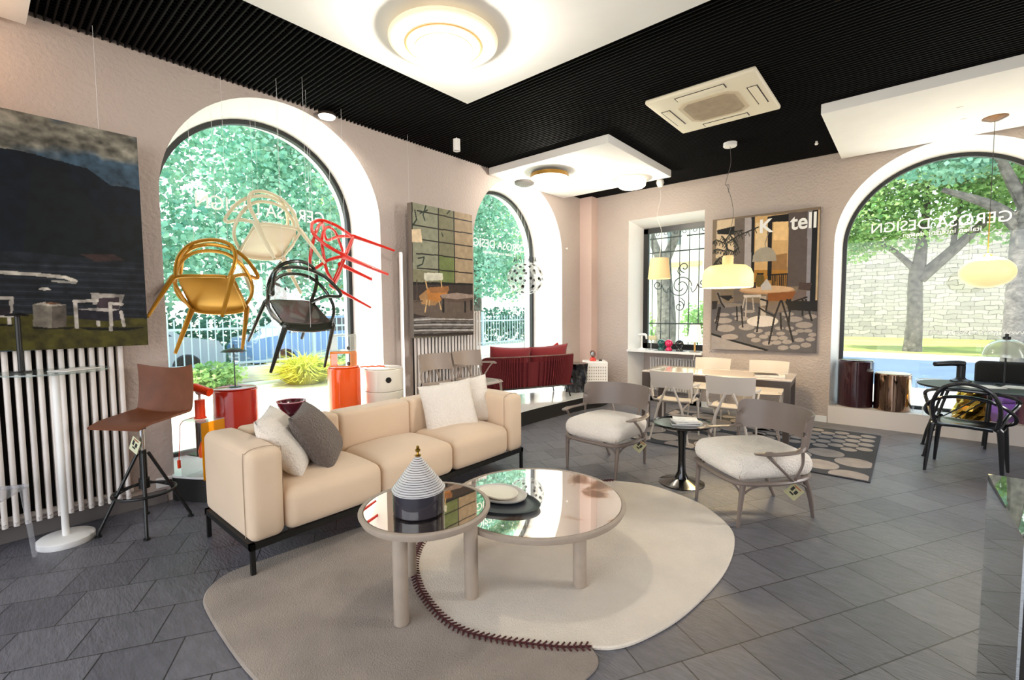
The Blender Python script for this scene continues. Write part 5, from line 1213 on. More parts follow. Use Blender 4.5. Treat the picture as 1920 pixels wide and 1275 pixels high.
BRANDP = [
  ('poly',[(-2.287,2.882),(-0.926,2.845),(-0.873,0.906),(-2.288,0.829)],'8d7d6c'),
  ('poly',[(-2.203,2.814),(-1.961,2.81),(-1.959,2.244),(-2.211,2.264)],'d5c2a6'),
  ('poly',[(-2.2,2.672),(-1.959,2.704),(-1.965,2.579),(-2.199,2.615)],'16110d'),
  ('poly',[(-1.965,2.801),(-1.823,2.8),(-1.815,1.567),(-1.954,1.55)],'7b7068'),
  ('poly',[(-1.827,2.801),(-1.736,2.798),(-1.733,1.915),(-1.819,1.919)],'b5adab'),
  ('poly',[(-1.742,2.799),(-1.689,2.8),(-1.684,1.821),(-1.731,1.823)],'1c1614'),
  ('poly',[(-1.698,2.801),(-1.284,2.788),(-1.283,1.805),(-1.693,1.822)],'d9b684'),
  ('poly',[(-1.687,2.71),(-1.541,2.727),(-1.537,2.192),(-1.684,2.204)],'e3cba4'),
  ('poly',[(-1.461,2.716),(-1.29,2.711),(-1.291,2.434),(-1.463,2.452)],'f0cf9c'),
  ('poly',[(-1.482,2.241),(-1.294,2.261),(-1.288,2.033),(-1.477,2.045)],'a88355'),
  ('poly',[(-1.69,2.059),(-1.288,2.033),(-1.283,1.805),(-1.688,1.821)],'b98b3e'),
  ('poly',[(-1.542,2.78),(-1.455,2.786),(-1.277,2.787),(-1.282,2.684),(-1.453,2.698),(-1.54,2.691)],'1a1412'),
  ('poly',[(-1.538,2.726),(-1.48,2.722),(-1.474,1.902),(-1.522,1.905)],'17110f'),
  ('line',[(-1.462,1.973),(-1.462,1.812)],'2b1d10',0.01),
  ('line',[(-1.44,1.972),(-1.44,1.811)],'2b1d10',0.01),
  ('line',[(-1.418,1.97),(-1.417,1.81)],'2b1d10',0.01),
  ('line',[(-1.396,1.969),(-1.395,1.81)],'2b1d10',0.01),
  ('line',[(-1.374,1.968),(-1.373,1.809)],'2b1d10',0.01),
  ('line',[(-1.352,1.967),(-1.351,1.808)],'2b1d10',0.01),
  ('line',[(-1.33,1.965),(-1.329,1.807)],'2b1d10',0.01),
  ('line',[(-1.308,1.964),(-1.307,1.806)],'2b1d10',0.01),
  ('line',[(-1.287,1.963),(-1.286,1.805)],'2b1d10',0.01),
  ('line',[(-1.467,1.977),(-1.287,1.981)],'2b1d10',0.018),
  ('poly',[(-1.284,2.796),(-1.061,2.79),(-1.057,1.813),(-1.283,1.805)],'6b5f5a'),
  ('poly',[(-1.068,2.791),(-1.018,2.792),(-1.008,1.606),(-1.059,1.607)],'9c979b'),
  ('poly',[(-1.018,2.792),(-0.946,2.79),(-0.925,1.485),(-1.013,1.52)],'15110f'),
  ('poly',[(-0.953,2.791),(-0.932,2.793),(-0.935,1.613),(-0.953,1.613)],'c9b392'),
  ('line',[(-2.074,2.253),(-2.059,2.384),(-2.079,2.517),(-2.135,2.579)],'2c2a20',0.014),
  ('line',[(-2.072,2.275),(-2.045,2.209)],'35352a',0.007),
  ('line',[(-2.072,2.275),(-2.103,2.221)],'3a3a2e',0.007),
  ('line',[(-2.067,2.319),(-2.04,2.252)],'35352a',0.007),
  ('line',[(-2.067,2.319),(-2.098,2.265)],'3a3a2e',0.007),
  ('line',[(-2.061,2.362),(-2.035,2.296)],'35352a',0.007),
  ('line',[(-2.061,2.362),(-2.093,2.308)],'3a3a2e',0.007),
  ('line',[(-2.062,2.406),(-2.036,2.34)],'35352a',0.007),
  ('line',[(-2.062,2.406),(-2.094,2.352)],'3a3a2e',0.007),
  ('line',[(-2.069,2.45),(-2.043,2.384)],'35352a',0.007),
  ('line',[(-2.069,2.45),(-2.1,2.397)],'3a3a2e',0.007),
  ('line',[(-2.076,2.495),(-2.05,2.428)],'35352a',0.007),
  ('line',[(-2.076,2.495),(-2.107,2.441)],'3a3a2e',0.007),
  ('line',[(-2.089,2.527),(-2.062,2.461)],'35352a',0.007),
  ('line',[(-2.089,2.527),(-2.12,2.474)],'3a3a2e',0.007),
  ('line',[(-2.107,2.548),(-2.08,2.481)],'35352a',0.007),
  ('line',[(-2.107,2.548),(-2.138,2.495)],'3a3a2e',0.007),
  ('line',[(-2.125,2.569),(-2.099,2.502)],'35352a',0.007),
  ('line',[(-2.125,2.569),(-2.157,2.516)],'3a3a2e',0.007),
  ('line',[(-2.059,2.384),(-1.969,2.338),(-1.901,2.387)],'2c2a20',0.014),
  ('line',[(-2.044,2.376),(-2.018,2.31)],'35352a',0.007),
  ('line',[(-2.044,2.376),(-2.075,2.322)],'3a3a2e',0.007),
  ('line',[(-2.014,2.361),(-1.988,2.295)],'35352a',0.007),
  ('line',[(-2.014,2.361),(-2.045,2.307)],'3a3a2e',0.007),
  ('line',[(-1.984,2.346),(-1.958,2.28)],'35352a',0.007),
  ('line',[(-1.984,2.346),(-2.015,2.292)],'3a3a2e',0.007),
  ('line',[(-1.958,2.346),(-1.932,2.281)],'35352a',0.007),
  ('line',[(-1.958,2.346),(-1.988,2.293)],'3a3a2e',0.007),
  ('line',[(-1.935,2.363),(-1.909,2.298)],'35352a',0.007),
  ('line',[(-1.935,2.363),(-1.965,2.31)],'3a3a2e',0.007),
  ('line',[(-1.912,2.379),(-1.886,2.314)],'35352a',0.007),
  ('line',[(-1.912,2.379),(-1.942,2.326)],'3a3a2e',0.007),
  ('line',[(-2.069,2.46),(-2.206,2.53),(-2.252,2.507)],'2c2a20',0.014),
  ('line',[(-2.092,2.471),(-2.066,2.405)],'35352a',0.007),
  ('line',[(-2.092,2.471),(-2.123,2.418)],'3a3a2e',0.007),
  ('line',[(-2.137,2.495),(-2.111,2.428)],'35352a',0.007),
  ('line',[(-2.137,2.495),(-2.169,2.441)],'3a3a2e',0.007),
  ('line',[(-2.183,2.518),(-2.157,2.451)],'35352a',0.007),
  ('line',[(-2.183,2.518),(-2.215,2.465)],'3a3a2e',0.007),
  ('line',[(-2.214,2.526),(-2.187,2.459)],'35352a',0.007),
  ('line',[(-2.214,2.526),(-2.246,2.473)],'3a3a2e',0.007),
  ('line',[(-2.229,2.518),(-2.202,2.451)],'35352a',0.007),
  ('line',[(-2.229,2.518),(-2.262,2.465)],'3a3a2e',0.007),
  ('line',[(-2.245,2.511),(-2.217,2.443)],'35352a',0.007),
  ('line',[(-2.245,2.511),(-2.277,2.456)],'3a3a2e',0.007),
  ('line',[(-2.079,2.517),(-2.01,2.621),(-1.854,2.631)],'2c2a20',0.014),
  ('line',[(-2.068,2.535),(-2.042,2.468)],'35352a',0.007),
  ('line',[(-2.068,2.535),(-2.099,2.481)],'3a3a2e',0.007),
  ('line',[(-2.045,2.569),(-2.019,2.503)],'35352a',0.007),
  ('line',[(-2.045,2.569),(-2.076,2.517)],'3a3a2e',0.007),
  ('line',[(-2.022,2.604),(-1.996,2.538)],'35352a',0.007),
  ('line',[(-2.022,2.604),(-2.053,2.552)],'3a3a2e',0.007),
  ('line',[(-1.984,2.623),(-1.958,2.557)],'35352a',0.007),
  ('line',[(-1.984,2.623),(-2.015,2.571)],'3a3a2e',0.007),
  ('line',[(-1.931,2.626),(-1.906,2.561)],'35352a',0.007),
  ('line',[(-1.931,2.626),(-1.962,2.574)],'3a3a2e',0.007),
  ('line',[(-1.88,2.629),(-1.854,2.564)],'35352a',0.007),
  ('line',[(-1.88,2.629),(-1.91,2.578)],'3a3a2e',0.007),
  ('line',[(-2.058,2.346),(-2.186,2.395),(-2.241,2.381)],'2c2a20',0.014),
  ('line',[(-2.079,2.354),(-2.053,2.288)],'35352a',0.007),
  ('line',[(-2.079,2.354),(-2.111,2.3)],'3a3a2e',0.007),
  ('line',[(-2.122,2.371),(-2.095,2.304)],'35352a',0.007),
  ('line',[(-2.122,2.371),(-2.153,2.317)],'3a3a2e',0.007),
  ('line',[(-2.164,2.387),(-2.138,2.32)],'35352a',0.007),
  ('line',[(-2.164,2.387),(-2.196,2.333)],'3a3a2e',0.007),
  ('line',[(-2.195,2.393),(-2.168,2.326)],'35352a',0.007),
  ('line',[(-2.195,2.393),(-2.227,2.339)],'3a3a2e',0.007),
  ('line',[(-2.213,2.388),(-2.186,2.321)],'35352a',0.007),
  ('line',[(-2.213,2.388),(-2.245,2.334)],'3a3a2e',0.007),
  ('line',[(-2.231,2.384),(-2.204,2.316)],'35352a',0.007),
  ('line',[(-2.231,2.384),(-2.264,2.329)],'3a3a2e',0.007),
  ('line',[(-2.052,2.477),(-1.921,2.556),(-1.653,2.652)],'2c2a20',0.014),
  ('line',[(-2.03,2.49),(-2.004,2.424)],'35352a',0.007),
  ('line',[(-2.03,2.49),(-2.061,2.437)],'3a3a2e',0.007),
  ('line',[(-1.986,2.517),(-1.96,2.451)],'35352a',0.007),
  ('line',[(-1.986,2.517),(-2.017,2.464)],'3a3a2e',0.007),
  ('line',[(-1.943,2.543),(-1.917,2.477)],'35352a',0.007),
  ('line',[(-1.943,2.543),(-1.973,2.49)],'3a3a2e',0.007),
  ('line',[(-1.876,2.572),(-1.85,2.507)],'35352a',0.007),
  ('line',[(-1.876,2.572),(-1.906,2.52)],'3a3a2e',0.007),
  ('line',[(-1.785,2.605),(-1.76,2.54)],'35352a',0.007),
  ('line',[(-1.785,2.605),(-1.815,2.553)],'3a3a2e',0.007),
  ('line',[(-1.697,2.636),(-1.672,2.572)],'35352a',0.007),
  ('line',[(-1.697,2.636),(-1.726,2.586)],'3a3a2e',0.007),
  ('line',[(-2.027,2.586),(-1.955,2.504),(-1.919,2.426)],'2c2a20',0.014),
  ('line',[(-2.015,2.572),(-1.989,2.506)],'35352a',0.007),
  ('line',[(-2.015,2.572),(-2.046,2.52)],'3a3a2e',0.007),
  ('line',[(-1.991,2.545),(-1.965,2.479)],'35352a',0.007),
  ('line',[(-1.991,2.545),(-2.022,2.492)],'3a3a2e',0.007),
  ('line',[(-1.967,2.518),(-1.941,2.452)],'35352a',0.007),
  ('line',[(-1.967,2.518),(-1.998,2.465)],'3a3a2e',0.007),
  ('line',[(-1.949,2.491),(-1.923,2.425)],'35352a',0.007),
  ('line',[(-1.949,2.491),(-1.98,2.438)],'3a3a2e',0.007),
  ('line',[(-1.937,2.465),(-1.911,2.4)],'35352a',0.007),
  ('line',[(-1.937,2.465),(-1.967,2.412)],'3a3a2e',0.007),
  ('line',[(-1.925,2.439),(-1.899,2.374)],'35352a',0.007),
  ('line',[(-1.925,2.439),(-1.955,2.386)],'3a3a2e',0.007),
  ('line',[(-2.057,2.308),(-2.165,2.261),(-2.219,2.188)],'2c2a20',0.014),
  ('line',[(-2.075,2.3),(-2.049,2.234)],'35352a',0.007),
  ('line',[(-2.075,2.3),(-2.107,2.246)],'3a3a2e',0.007),
  ('line',[(-2.111,2.285),(-2.084,2.218)],'35352a',0.007),
  ('line',[(-2.111,2.285),(-2.143,2.23)],'3a3a2e',0.007),
  ('line',[(-2.147,2.269),(-2.12,2.202)],'35352a',0.007),
  ('line',[(-2.147,2.269),(-2.179,2.214)],'3a3a2e',0.007),
  ('line',[(-2.174,2.249),(-2.147,2.182)],'35352a',0.007),
  ('line',[(-2.174,2.249),(-2.206,2.194)],'3a3a2e',0.007),
  ('line',[(-2.192,2.225),(-2.165,2.158)],'35352a',0.007),
  ('line',[(-2.192,2.225),(-2.224,2.17)],'3a3a2e',0.007),
  ('line',[(-2.21,2.2),(-2.183,2.134)],'35352a',0.007),
  ('line',[(-2.21,2.2),(-2.242,2.145)],'3a3a2e',0.007),
  ('line',[(-2.201,2.225),(-2.237,2.171),(-2.245,2.114)],'2c2a20',0.014),
  ('line',[(-2.207,2.216),(-2.18,2.149)],'35352a',0.007),
  ('line',[(-2.207,2.216),(-2.239,2.161)],'3a3a2e',0.007),
  ('line',[(-2.219,2.198),(-2.192,2.131)],'35352a',0.007),
  ('line',[(-2.219,2.198),(-2.251,2.143)],'3a3a2e',0.007),
  ('line',[(-2.231,2.18),(-2.204,2.113)],'35352a',0.007),
  ('line',[(-2.231,2.18),(-2.263,2.124)],'3a3a2e',0.007),
  ('line',[(-2.238,2.161),(-2.211,2.094)],'35352a',0.007),
  ('line',[(-2.238,2.161),(-2.271,2.106)],'3a3a2e',0.007),
  ('line',[(-2.241,2.142),(-2.214,2.075)],'35352a',0.007),
  ('line',[(-2.241,2.142),(-2.273,2.087)],'3a3a2e',0.007),
  ('line',[(-2.244,2.123),(-2.217,2.056)],'35352a',0.007),
  ('line',[(-2.244,2.123),(-2.276,2.067)],'3a3a2e',0.007),
  ('line',[(-2.146,2.202),(-2.109,2.161),(-2.108,2.114)],'2c2a20',0.014),
  ('line',[(-2.139,2.195),(-2.113,2.129)],'35352a',0.007),
  ('line',[(-2.139,2.195),(-2.171,2.14)],'3a3a2e',0.007),
  ('line',[(-2.127,2.182),(-2.1,2.115)],'35352a',0.007),
  ('line',[(-2.127,2.182),(-2.159,2.127)],'3a3a2e',0.007),
  ('line',[(-2.115,2.168),(-2.088,2.102)],'35352a',0.007),
  ('line',[(-2.115,2.168),(-2.146,2.113)],'3a3a2e',0.007),
  ('line',[(-2.108,2.154),(-2.082,2.087)],'35352a',0.007),
  ('line',[(-2.108,2.154),(-2.14,2.099)],'3a3a2e',0.007),
  ('line',[(-2.108,2.138),(-2.082,2.072)],'35352a',0.007),
  ('line',[(-2.108,2.138),(-2.14,2.083)],'3a3a2e',0.007),
  ('line',[(-2.108,2.122),(-2.081,2.056)],'35352a',0.007),
  ('line',[(-2.108,2.122),(-2.139,2.067)],'3a3a2e',0.007),
  ('poly',[(-2.263,1.574),(-1.833,1.623),(-0.917,1.468),(-0.916,0.903),(-2.251,0.851)],'6a676a'),
  ('poly',[(-2.256,1.145),(-1.516,0.926),(-2.252,0.9)],'a39c9a'),
  ('poly',[(-2.256,1.155),(-1.908,1.049),(-1.483,0.937),(-1.515,0.917),(-1.943,1.029),(-2.256,1.125)],'1b1918'),
  ('poly',[(-1.309,1.612),(-0.921,1.604),(-0.92,1.468),(-1.244,1.488)],'231b18'),
  ('ell',[(-2.055,1.227),(-1.93,1.229),(-2.054,1.173)],'a39b97'),
  ('ell',[(-2.093,1.341),(-1.967,1.342),(-2.092,1.299)],'a39b97'),
  ('ell',[(-1.774,1.25),(-1.669,1.252),(-1.773,1.205)],'a39b97'),
  ('ell',[(-1.998,1.103),(-1.883,1.107),(-1.997,1.061)],'a39b97'),
  ('ell',[(-1.845,1.371),(-1.751,1.371),(-1.844,1.337)],'a39b97'),
  ('ell',[(-1.195,1.365),(-1.09,1.365),(-1.194,1.326)],'a39b97'),
  ('ell',[(-1.073,1.287),(-0.973,1.288),(-1.072,1.245)],'a39b97'),
  ('ell',[(-1.274,1.435),(-1.189,1.435),(-1.273,1.407)],'a39b97'),
  ('ell',[(-1.002,1.4),(-0.93,1.4),(-1.001,1.369)],'a39b97'),
  ('ell',[(-2.095,1.427),(-2.005,1.427),(-2.094,1.401)],'a39b97'),
  ('ell',[(-1.899,1.436),(-1.82,1.436),(-1.898,1.41)],'a39b97'),
  ('ell',[(-1.744,1.473),(-1.668,1.473),(-1.744,1.451)],'a39b97'),
  ('ell',[(-1.621,1.197),(-1.564,1.199),(-1.62,1.168)],'a39b97'),
  ('ell',[(-1.711,1.13),(-1.651,1.132),(-1.711,1.099)],'a39b97'),
  ('ell',[(-1.651,1.067),(-1.588,1.07),(-1.65,1.034)],'a39b97'),
  ('ell',[(-1.553,1.117),(-1.494,1.118),(-1.552,1.087)],'a39b97'),
  ('ell',[(-1.489,1.164),(-1.437,1.165),(-1.488,1.137)],'a39b97'),
  ('ell',[(-1.423,1.102),(-1.366,1.104),(-1.422,1.072)],'a39b97'),
  ('ell',[(-1.502,1.027),(-1.437,1.029),(-1.501,0.994)],'a39b97'),
  ('ell',[(-1.345,1.167),(-1.292,1.169),(-1.344,1.141)],'a39b97'),
  ('ell',[(-1.312,1.106),(-1.256,1.107),(-1.311,1.077)],'a39b97'),
  ('ell',[(-1.389,1.04),(-1.329,1.043),(-1.389,1.01)],'a39b97'),
  ('ell',[(-1.264,1.054),(-1.206,1.056),(-1.263,1.024)],'a39b97'),
  ('ell',[(-1.309,0.972),(-1.244,0.975),(-1.308,0.94)],'a39b97'),
  ('ell',[(-1.17,0.987),(-1.107,0.99),(-1.169,0.955)],'a39b97'),
  ('ell',[(-1.19,1.171),(-1.139,1.172),(-1.19,1.145)],'a39b97'),
  ('ell',[(-1.116,1.208),(-1.062,1.209),(-1.115,1.184)],'a39b97'),
  ('ell',[(-1.12,1.085),(-1.063,1.087),(-1.119,1.056)],'a39b97'),
  ('ell',[(-1.026,1.21),(-0.974,1.211),(-1.026,1.186)],'a39b97'),
  ('ell',[(-0.974,1.159),(-0.927,1.161),(-0.973,1.132)],'a39b97'),
  ('ell',[(-0.994,1.098),(-0.942,1.1),(-0.993,1.071)],'a39b97'),
  ('ell',[(-1.044,1.019),(-0.982,1.021),(-1.043,0.987)],'a39b97'),
  ('ell',[(-1.238,1.241),(-1.186,1.242),(-1.237,1.216)],'a39b97'),
  ('ell',[(-1.362,1.239),(-1.309,1.24),(-1.362,1.215)],'a39b97'),
  ('poly',[(-1.615,1.691),(-1.533,1.689),(-1.529,1.354),(-1.591,1.354)],'bdb1a4'),
  ('ell',[(-1.574,1.335),(-1.377,1.337),(-1.572,1.257)],'d4ccc4'),
  ('ell',[(-1.535,1.77),(-1.19,1.763),(-1.534,1.711)],'c79f7c'),
  ('ell',[(-1.535,1.783),(-1.205,1.774),(-1.534,1.734)],'dcbb98'),
  ('poly',[(-1.655,2.002),(-1.581,1.998),(-1.558,1.924),(-1.577,1.817),(-1.651,1.82),(-1.678,1.912)],'7a6530'),
  ('line',[(-1.647,2.002),(-1.581,1.998)],'2a2414',0.02),
  ('poly',[(-1.53,1.927),(-1.472,1.831),(-1.47,1.768),(-1.6,1.773),(-1.602,1.836)],'cfc8c2'),
  ('poly',[(-1.518,1.725),(-1.189,1.74),(-1.166,1.705),(-1.232,1.619),(-1.515,1.616)],'9c6632'),
  ('poly',[(-1.612,1.545),(-1.339,1.586),(-1.259,1.488),(-1.431,1.444)],'8a7c72'),
  ('line',[(-1.598,1.645),(-1.515,1.616)],'2a211d',0.02),
  ('line',[(-1.515,1.616),(-1.529,1.49)],'2a211d',0.02),
  ('line',[(-1.611,1.527),(-1.637,1.188)],'2a211d',0.02),
  ('line',[(-1.356,1.613),(-1.422,1.399),(-1.485,1.019)],'2a211d',0.02),
  ('line',[(-1.34,1.613),(-1.272,1.382),(-1.195,1.065)],'2a211d',0.02),
  ('line',[(-1.62,1.527),(-1.544,1.472),(-1.422,1.408)],'2a211d',0.02),
  ('line',[(-1.278,1.62),(-1.244,1.47),(-1.248,1.329)],'2a211d',0.02),
  ('line',[(-1.352,1.444),(-1.339,1.23)],'2a211d',0.02),
  ('poly',[(-2.202,1.765),(-2.138,1.767),(-2.098,1.609),(-1.85,1.586),(-1.831,1.548),(-2.079,1.533),(-2.153,1.63)],'8f857e'),
  ('line',[(-2.174,1.745),(-2.125,1.61),(-2.079,1.542)],'2a211d',0.018),
  ('line',[(-2.151,1.533),(-2.193,1.302)],'2a211d',0.018),
  ('line',[(-2.133,1.533),(-2.182,1.205)],'2a211d',0.018),
  ('line',[(-1.91,1.54),(-1.9,1.342)],'2a211d',0.018),
  ('line',[(-1.849,1.549),(-1.825,1.249)],'2a211d',0.018),
  ('line',[(-2.1,1.686),(-1.974,1.673)],'2a211d',0.018),
  ('poly',[(-1.14,1.86),(-0.999,1.845),(-1.019,1.743),(-1.152,1.762)],'5e4c45'),
  ('poly',[(-1.16,1.757),(-1.055,1.744),(-1.059,1.615),(-1.201,1.61),(-1.217,1.645)],'80706a'),
  ('line',[(-1.24,1.628),(-1.243,1.435)],'241c19',0.018),
  ('line',[(-1.097,1.625),(-1.094,1.417)],'241c19',0.018),
  ('line',[(-1.059,1.624),(-0.986,1.348)],'241c19',0.018),
  ('line',[(-1.186,1.609),(-1.053,1.658)],'241c19',0.018),
  ('line',[(-1.278,1.629),(-1.239,1.611)],'241c19',0.018),
  ('poly',[(-1.826,1.706),(-1.599,1.709),(-1.598,1.673),(-1.817,1.669)],'d9cfc6'),
  ('line',[(-1.808,1.669),(-1.831,1.53)],'b9aea5',0.014),
  ('line',[(-1.782,1.668),(-1.79,1.399)],'b9aea5',0.014),
  ('line',[(-1.706,1.675),(-1.686,1.5)],'b9aea5',0.014),
  ('poly',[(-1.744,1.879),(-1.669,1.885),(-1.659,1.802),(-1.743,1.805)],'4a3a33'),
  ('poly',[(-2.155,1.706),(-1.975,1.711),(-1.983,1.673),(-2.026,1.627),(-2.099,1.667)],'1e1815'),
  ('poly',[(-2.255,1.632),(-2.172,1.63),(-2.188,1.515),(-2.247,1.505)],'3c332e'),
  ('line',[(-1.521,2.565),(-1.566,2.409),(-1.552,2.363)],'8a8178',0.006),
  ('poly',[(-1.717,2.17),(-1.714,2.252),(-1.679,2.321),(-1.614,2.36),(-1.533,2.365),(-1.468,2.332),(-1.431,2.273),(-1.416,2.165),(-1.56,2.167)],'b0a797'),
]
# ================================================================== PRINTED PICTURES
m_print = bpy.data.materials.new('photo_print'); m_print.use_nodes = True
_t = m_print.node_tree; _b = _t.nodes['Principled BSDF']; _a = _t.nodes.new('ShaderNodeAttribute'); _a.attribute_name = 'ink'
_t.links.new(_a.outputs['Color'], _b.inputs['Base Color']); _b.inputs['Roughness'].default_value = .5; _b.inputs['Specular IOR Level'].default_value = .25
def vnoise(U, V, f, seed):
    rg = np.random.default_rng(seed); n = 64; g = rg.random((n, n)); x = U * f; y = V * f
    xi = np.floor(x).astype(int); yi = np.floor(y).astype(int); fx = x - xi; fy = y - yi; fx = fx * fx * (3 - 2 * fx); fy = fy * fy * (3 - 2 * fy)
    a = g[yi % n, xi % n]; b = g[yi % n, (xi + 1) % n]; c = g[(yi + 1) % n, xi % n]; d = g[(yi + 1) % n, (xi + 1) % n]
    return (a * (1 - fx) + b * fx) * (1 - fy) + (c * (1 - fx) + d * fx) * fy
def fbm(U, V, f, seed): return sum(vnoise(U, V, f * 2 ** k, seed + k) / 2 ** k for k in range(4)) / 1.875
def print_raster(u0, u1, v0, v1, cell, base, shapes, gain=1.0, grain=.12):
    nu, nv = int((u1 - u0) / cell), int((v1 - v0) / cell)
    U, V = np.meshgrid(np.linspace(u0, u1, nu + 1), np.linspace(v0, v1, nv + 1))
    img = base(U, V) if callable(base) else np.tile(np.array(hx(base)[:3]), U.shape + (1,))
    for s in shapes:
        P = s[1]; col = np.array(hx(s[2])[:3]); m = np.zeros(U.shape, bool)
        if s[0] == 'poly':
            for (x1, y1), (x2, y2) in zip(P, P[1:] + P[:1]):
                if y1 == y2: continue
                m ^= ((y1 > V) != (y2 > V)) & (U < (x2 - x1) * (V - y1) / (y2 - y1) + x1)
        elif s[0] == 'line':
            w = s[3] / 2 + cell * .35
            for (x1, y1), (x2, y2) in zip(P[:-1], P[1:]):
                L = (x2 - x1) ** 2 + (y2 - y1) ** 2 + 1e-9; t = np.clip(((U - x1) * (x2 - x1) + (V - y1) * (y2 - y1)) / L, 0, 1)
                m |= (U - x1 - t * (x2 - x1)) ** 2 + (V - y1 - t * (y2 - y1)) ** 2 < w * w
        else:
            cx, cy = P[0]; rx = abs(P[1][0] - cx) + 1e-6; ry = abs(P[2][1] - cy) + 1e-6; m = ((U - cx) / rx) ** 2 + ((V - cy - (U - cx) * (P[1][1] - cy) / (P[1][0] - cx + 1e-9)) / ry) ** 2 < 1
        img[m] = col
    gr = 1 + grain * 2 * (fbm(U - u0, V - v0, 22, 5) - .5)
    return U, V, np.clip((img * gr[..., None]) ** 1.25 * gain, 0, 1)
def picture(label, to3, u0, u1, v0, v1, raster, th, flip=False, cat='picture'):
    U, V, img = raster; root = thing('wall_picture', label, cat, to3((u0 + u1) / 2, v0, 0))
    o0 = Vector(root.location); nv, nu = U.shape
    me = bpy.data.meshes.new('print')
    vs = [tuple(Vector(to3(U[j, i], V[j, i], th + .0015)) - o0) for j in range(nv) for i in range(nu)]
    idx = lambda j, i: j * nu + i
    fs = [(idx(j, i), idx(j, i + 1), idx(j + 1, i + 1), idx(j + 1, i)) for j in range(nv - 1) for i in range(nu - 1)]
    me.from_pydata(vs, [], fs); at = me.color_attributes.new('ink', 'FLOAT_COLOR', 'POINT')
    at.data.foreach_set('color', np.concatenate([img, np.ones(img.shape[:2] + (1,))], 2).astype(np.float32).ravel()); me.materials.append(m_print)
    po = bpy.data.objects.new('print', me); COL.objects.link(po); po.parent = root
    b = B(); q = [Vector(to3(u, v, d)) - o0 for d in (.004, th) for (u, v) in ((u0, v0), (u1, v0), (u1, v1), (u0, v1))]
    b._add(q, [(0, 1, 2, 3), (4, 5, 6, 7), (0, 1, 5, 4), (1, 2, 6, 5), (2, 3, 7, 6), (3, 0, 4, 7)])
    obj('backing_board', b, M('print_edge', '5f554c', .5), root)
    return root, o0
# lake picture
def lake_base(U, V):
    n = fbm(U + 3, V * 1.6, 3.2, 40); n2 = fbm(U + 3, V * 2, 9, 60); t = np.clip((n - .40) * 5 + (V - 2.55) * 1.6, 0, 1)[..., None]; k = np.clip(.7 + .6 * (n2 - .5) * 2, .3, 1.2)[..., None]
    return (1 - t) * np.array(hx('4f6474')[:3]) + t * np.array(hx('a7a396')[:3]) * k
LU0, LU1, LV0, LV1 = -1.02, .872, 1.268, 2.815
LAKE = [(q[0], [(u + .06 if u > .80 else u, v) for u, v in q[1]]) + tuple(q[2:]) for q in LAKE]
pr = print_raster(LU0, LU1, LV0, LV1, .0042, lake_base, LAKE, .8, .75)
SW = (4.493 - .001 - .075 - .145) / 4.413
w3 = lambda u, v, d: (XL + .146 + d, u * SW, 1.5 + (v - 1.5) * SW)
root, o0 = picture('large lake and mountain photo print with white garden armchairs, over the radiator', w3, LU0, LU1, LV0, LV1, pr, .075)
b = B(); p = Vector(w3(.665, LV1, .03)) - o0; b.tube([p, Vector((p.x, p.y, ZC - o0.z))], .0014, 4); obj('suspension_wire', b, M('wire', 'd9d9d9', .4), root)
# interior picture
pr = print_raster(3.372, 4.35, 1.195, 2.768, .0052, '7c7767', ROOMP, 1.0, .22)
root, o0 = picture('photo print of a gridded window room with round table, between the two left arches', w3, 3.372, 4.35, 1.195, 2.768, pr, .078)
b = B(); p = Vector(w3(3.378, 2.768, .03)) - o0; b.tube([p, Vector((p.x, p.y, ZC - o0.z))], .0014, 4); obj('suspension_wire', b, MATS['wire'], root)
# large picture on the back wall
KU0, KU1, KV0, KV1 = -2.262, -.93, .915, 2.83
pr = print_raster(KU0, KU1, KV0, KV1, .0052, '8d7d6c', BRANDP, 1.0, .10)
wk = lambda u, v, d: (u, YB - .002 - d - max(0, (KU1 - u)) * .03, v)
root, o0 = picture('large dining room photo print with white brand lettering on the back wall', wk, KU0, KU1, KV0, KV1, pr, .05)
for body, u_, sz in (('K', -1.632, .255), ('tell', -1.267, .285)):
    mt = Matrix(((1, 0, 0, u_ - o0.x), (0, 0, -1, YB - .056 - (KU1 - u_) * .03 - o0.y), (0, 1, 0, 2.57 - o0.z), (0, 0, 0, 1)))
    text_mesh('lettering', body, sz, m_white, root, mt, .001, fit=(.17 if body == 'K' else .30), bold=.006)
# ================================================================== OUTSIDE
rnd = random.Random(11)
def leaf_mat(name, col, col2, tl=.45):
    m = bpy.data.materials.new(name); m.use_nodes = True; t = m.node_tree; t.nodes.clear()
    out = t.nodes.new('ShaderNodeOutputMaterial'); d = t.nodes.new('ShaderNodeBsdfDiffuse'); tr = t.nodes.new('ShaderNodeBsdfTranslucent'); mx = t.nodes.new('ShaderNodeMixShader')
    co = t.nodes.new('ShaderNodeTexCoord'); n = t.nodes.new('ShaderNodeTexNoise'); n.inputs['Scale'].default_value = 2.6; n.inputs['Detail'].default_value = 6
    rp = t.nodes.new('ShaderNodeValToRGB'); rp.color_ramp.elements[0].position = .35; rp.color_ramp.elements[0].color = hx(col); rp.color_ramp.elements[1].position = .65; rp.color_ramp.elements[1].color = hx(col2)
    t.links.new(co.outputs['Object'], n.inputs[0]); t.links.new(n.outputs[0], rp.inputs[0]); t.links.new(rp.outputs[0], d.inputs[0]); t.links.new(rp.outputs[0], tr.inputs[0])
    mx.inputs[0].default_value = tl; t.links.new(d.outputs[0], mx.inputs[1]); t.links.new(tr.outputs[0], mx.inputs[2]); t.links.new(mx.outputs[0], out.inputs[0]); return m
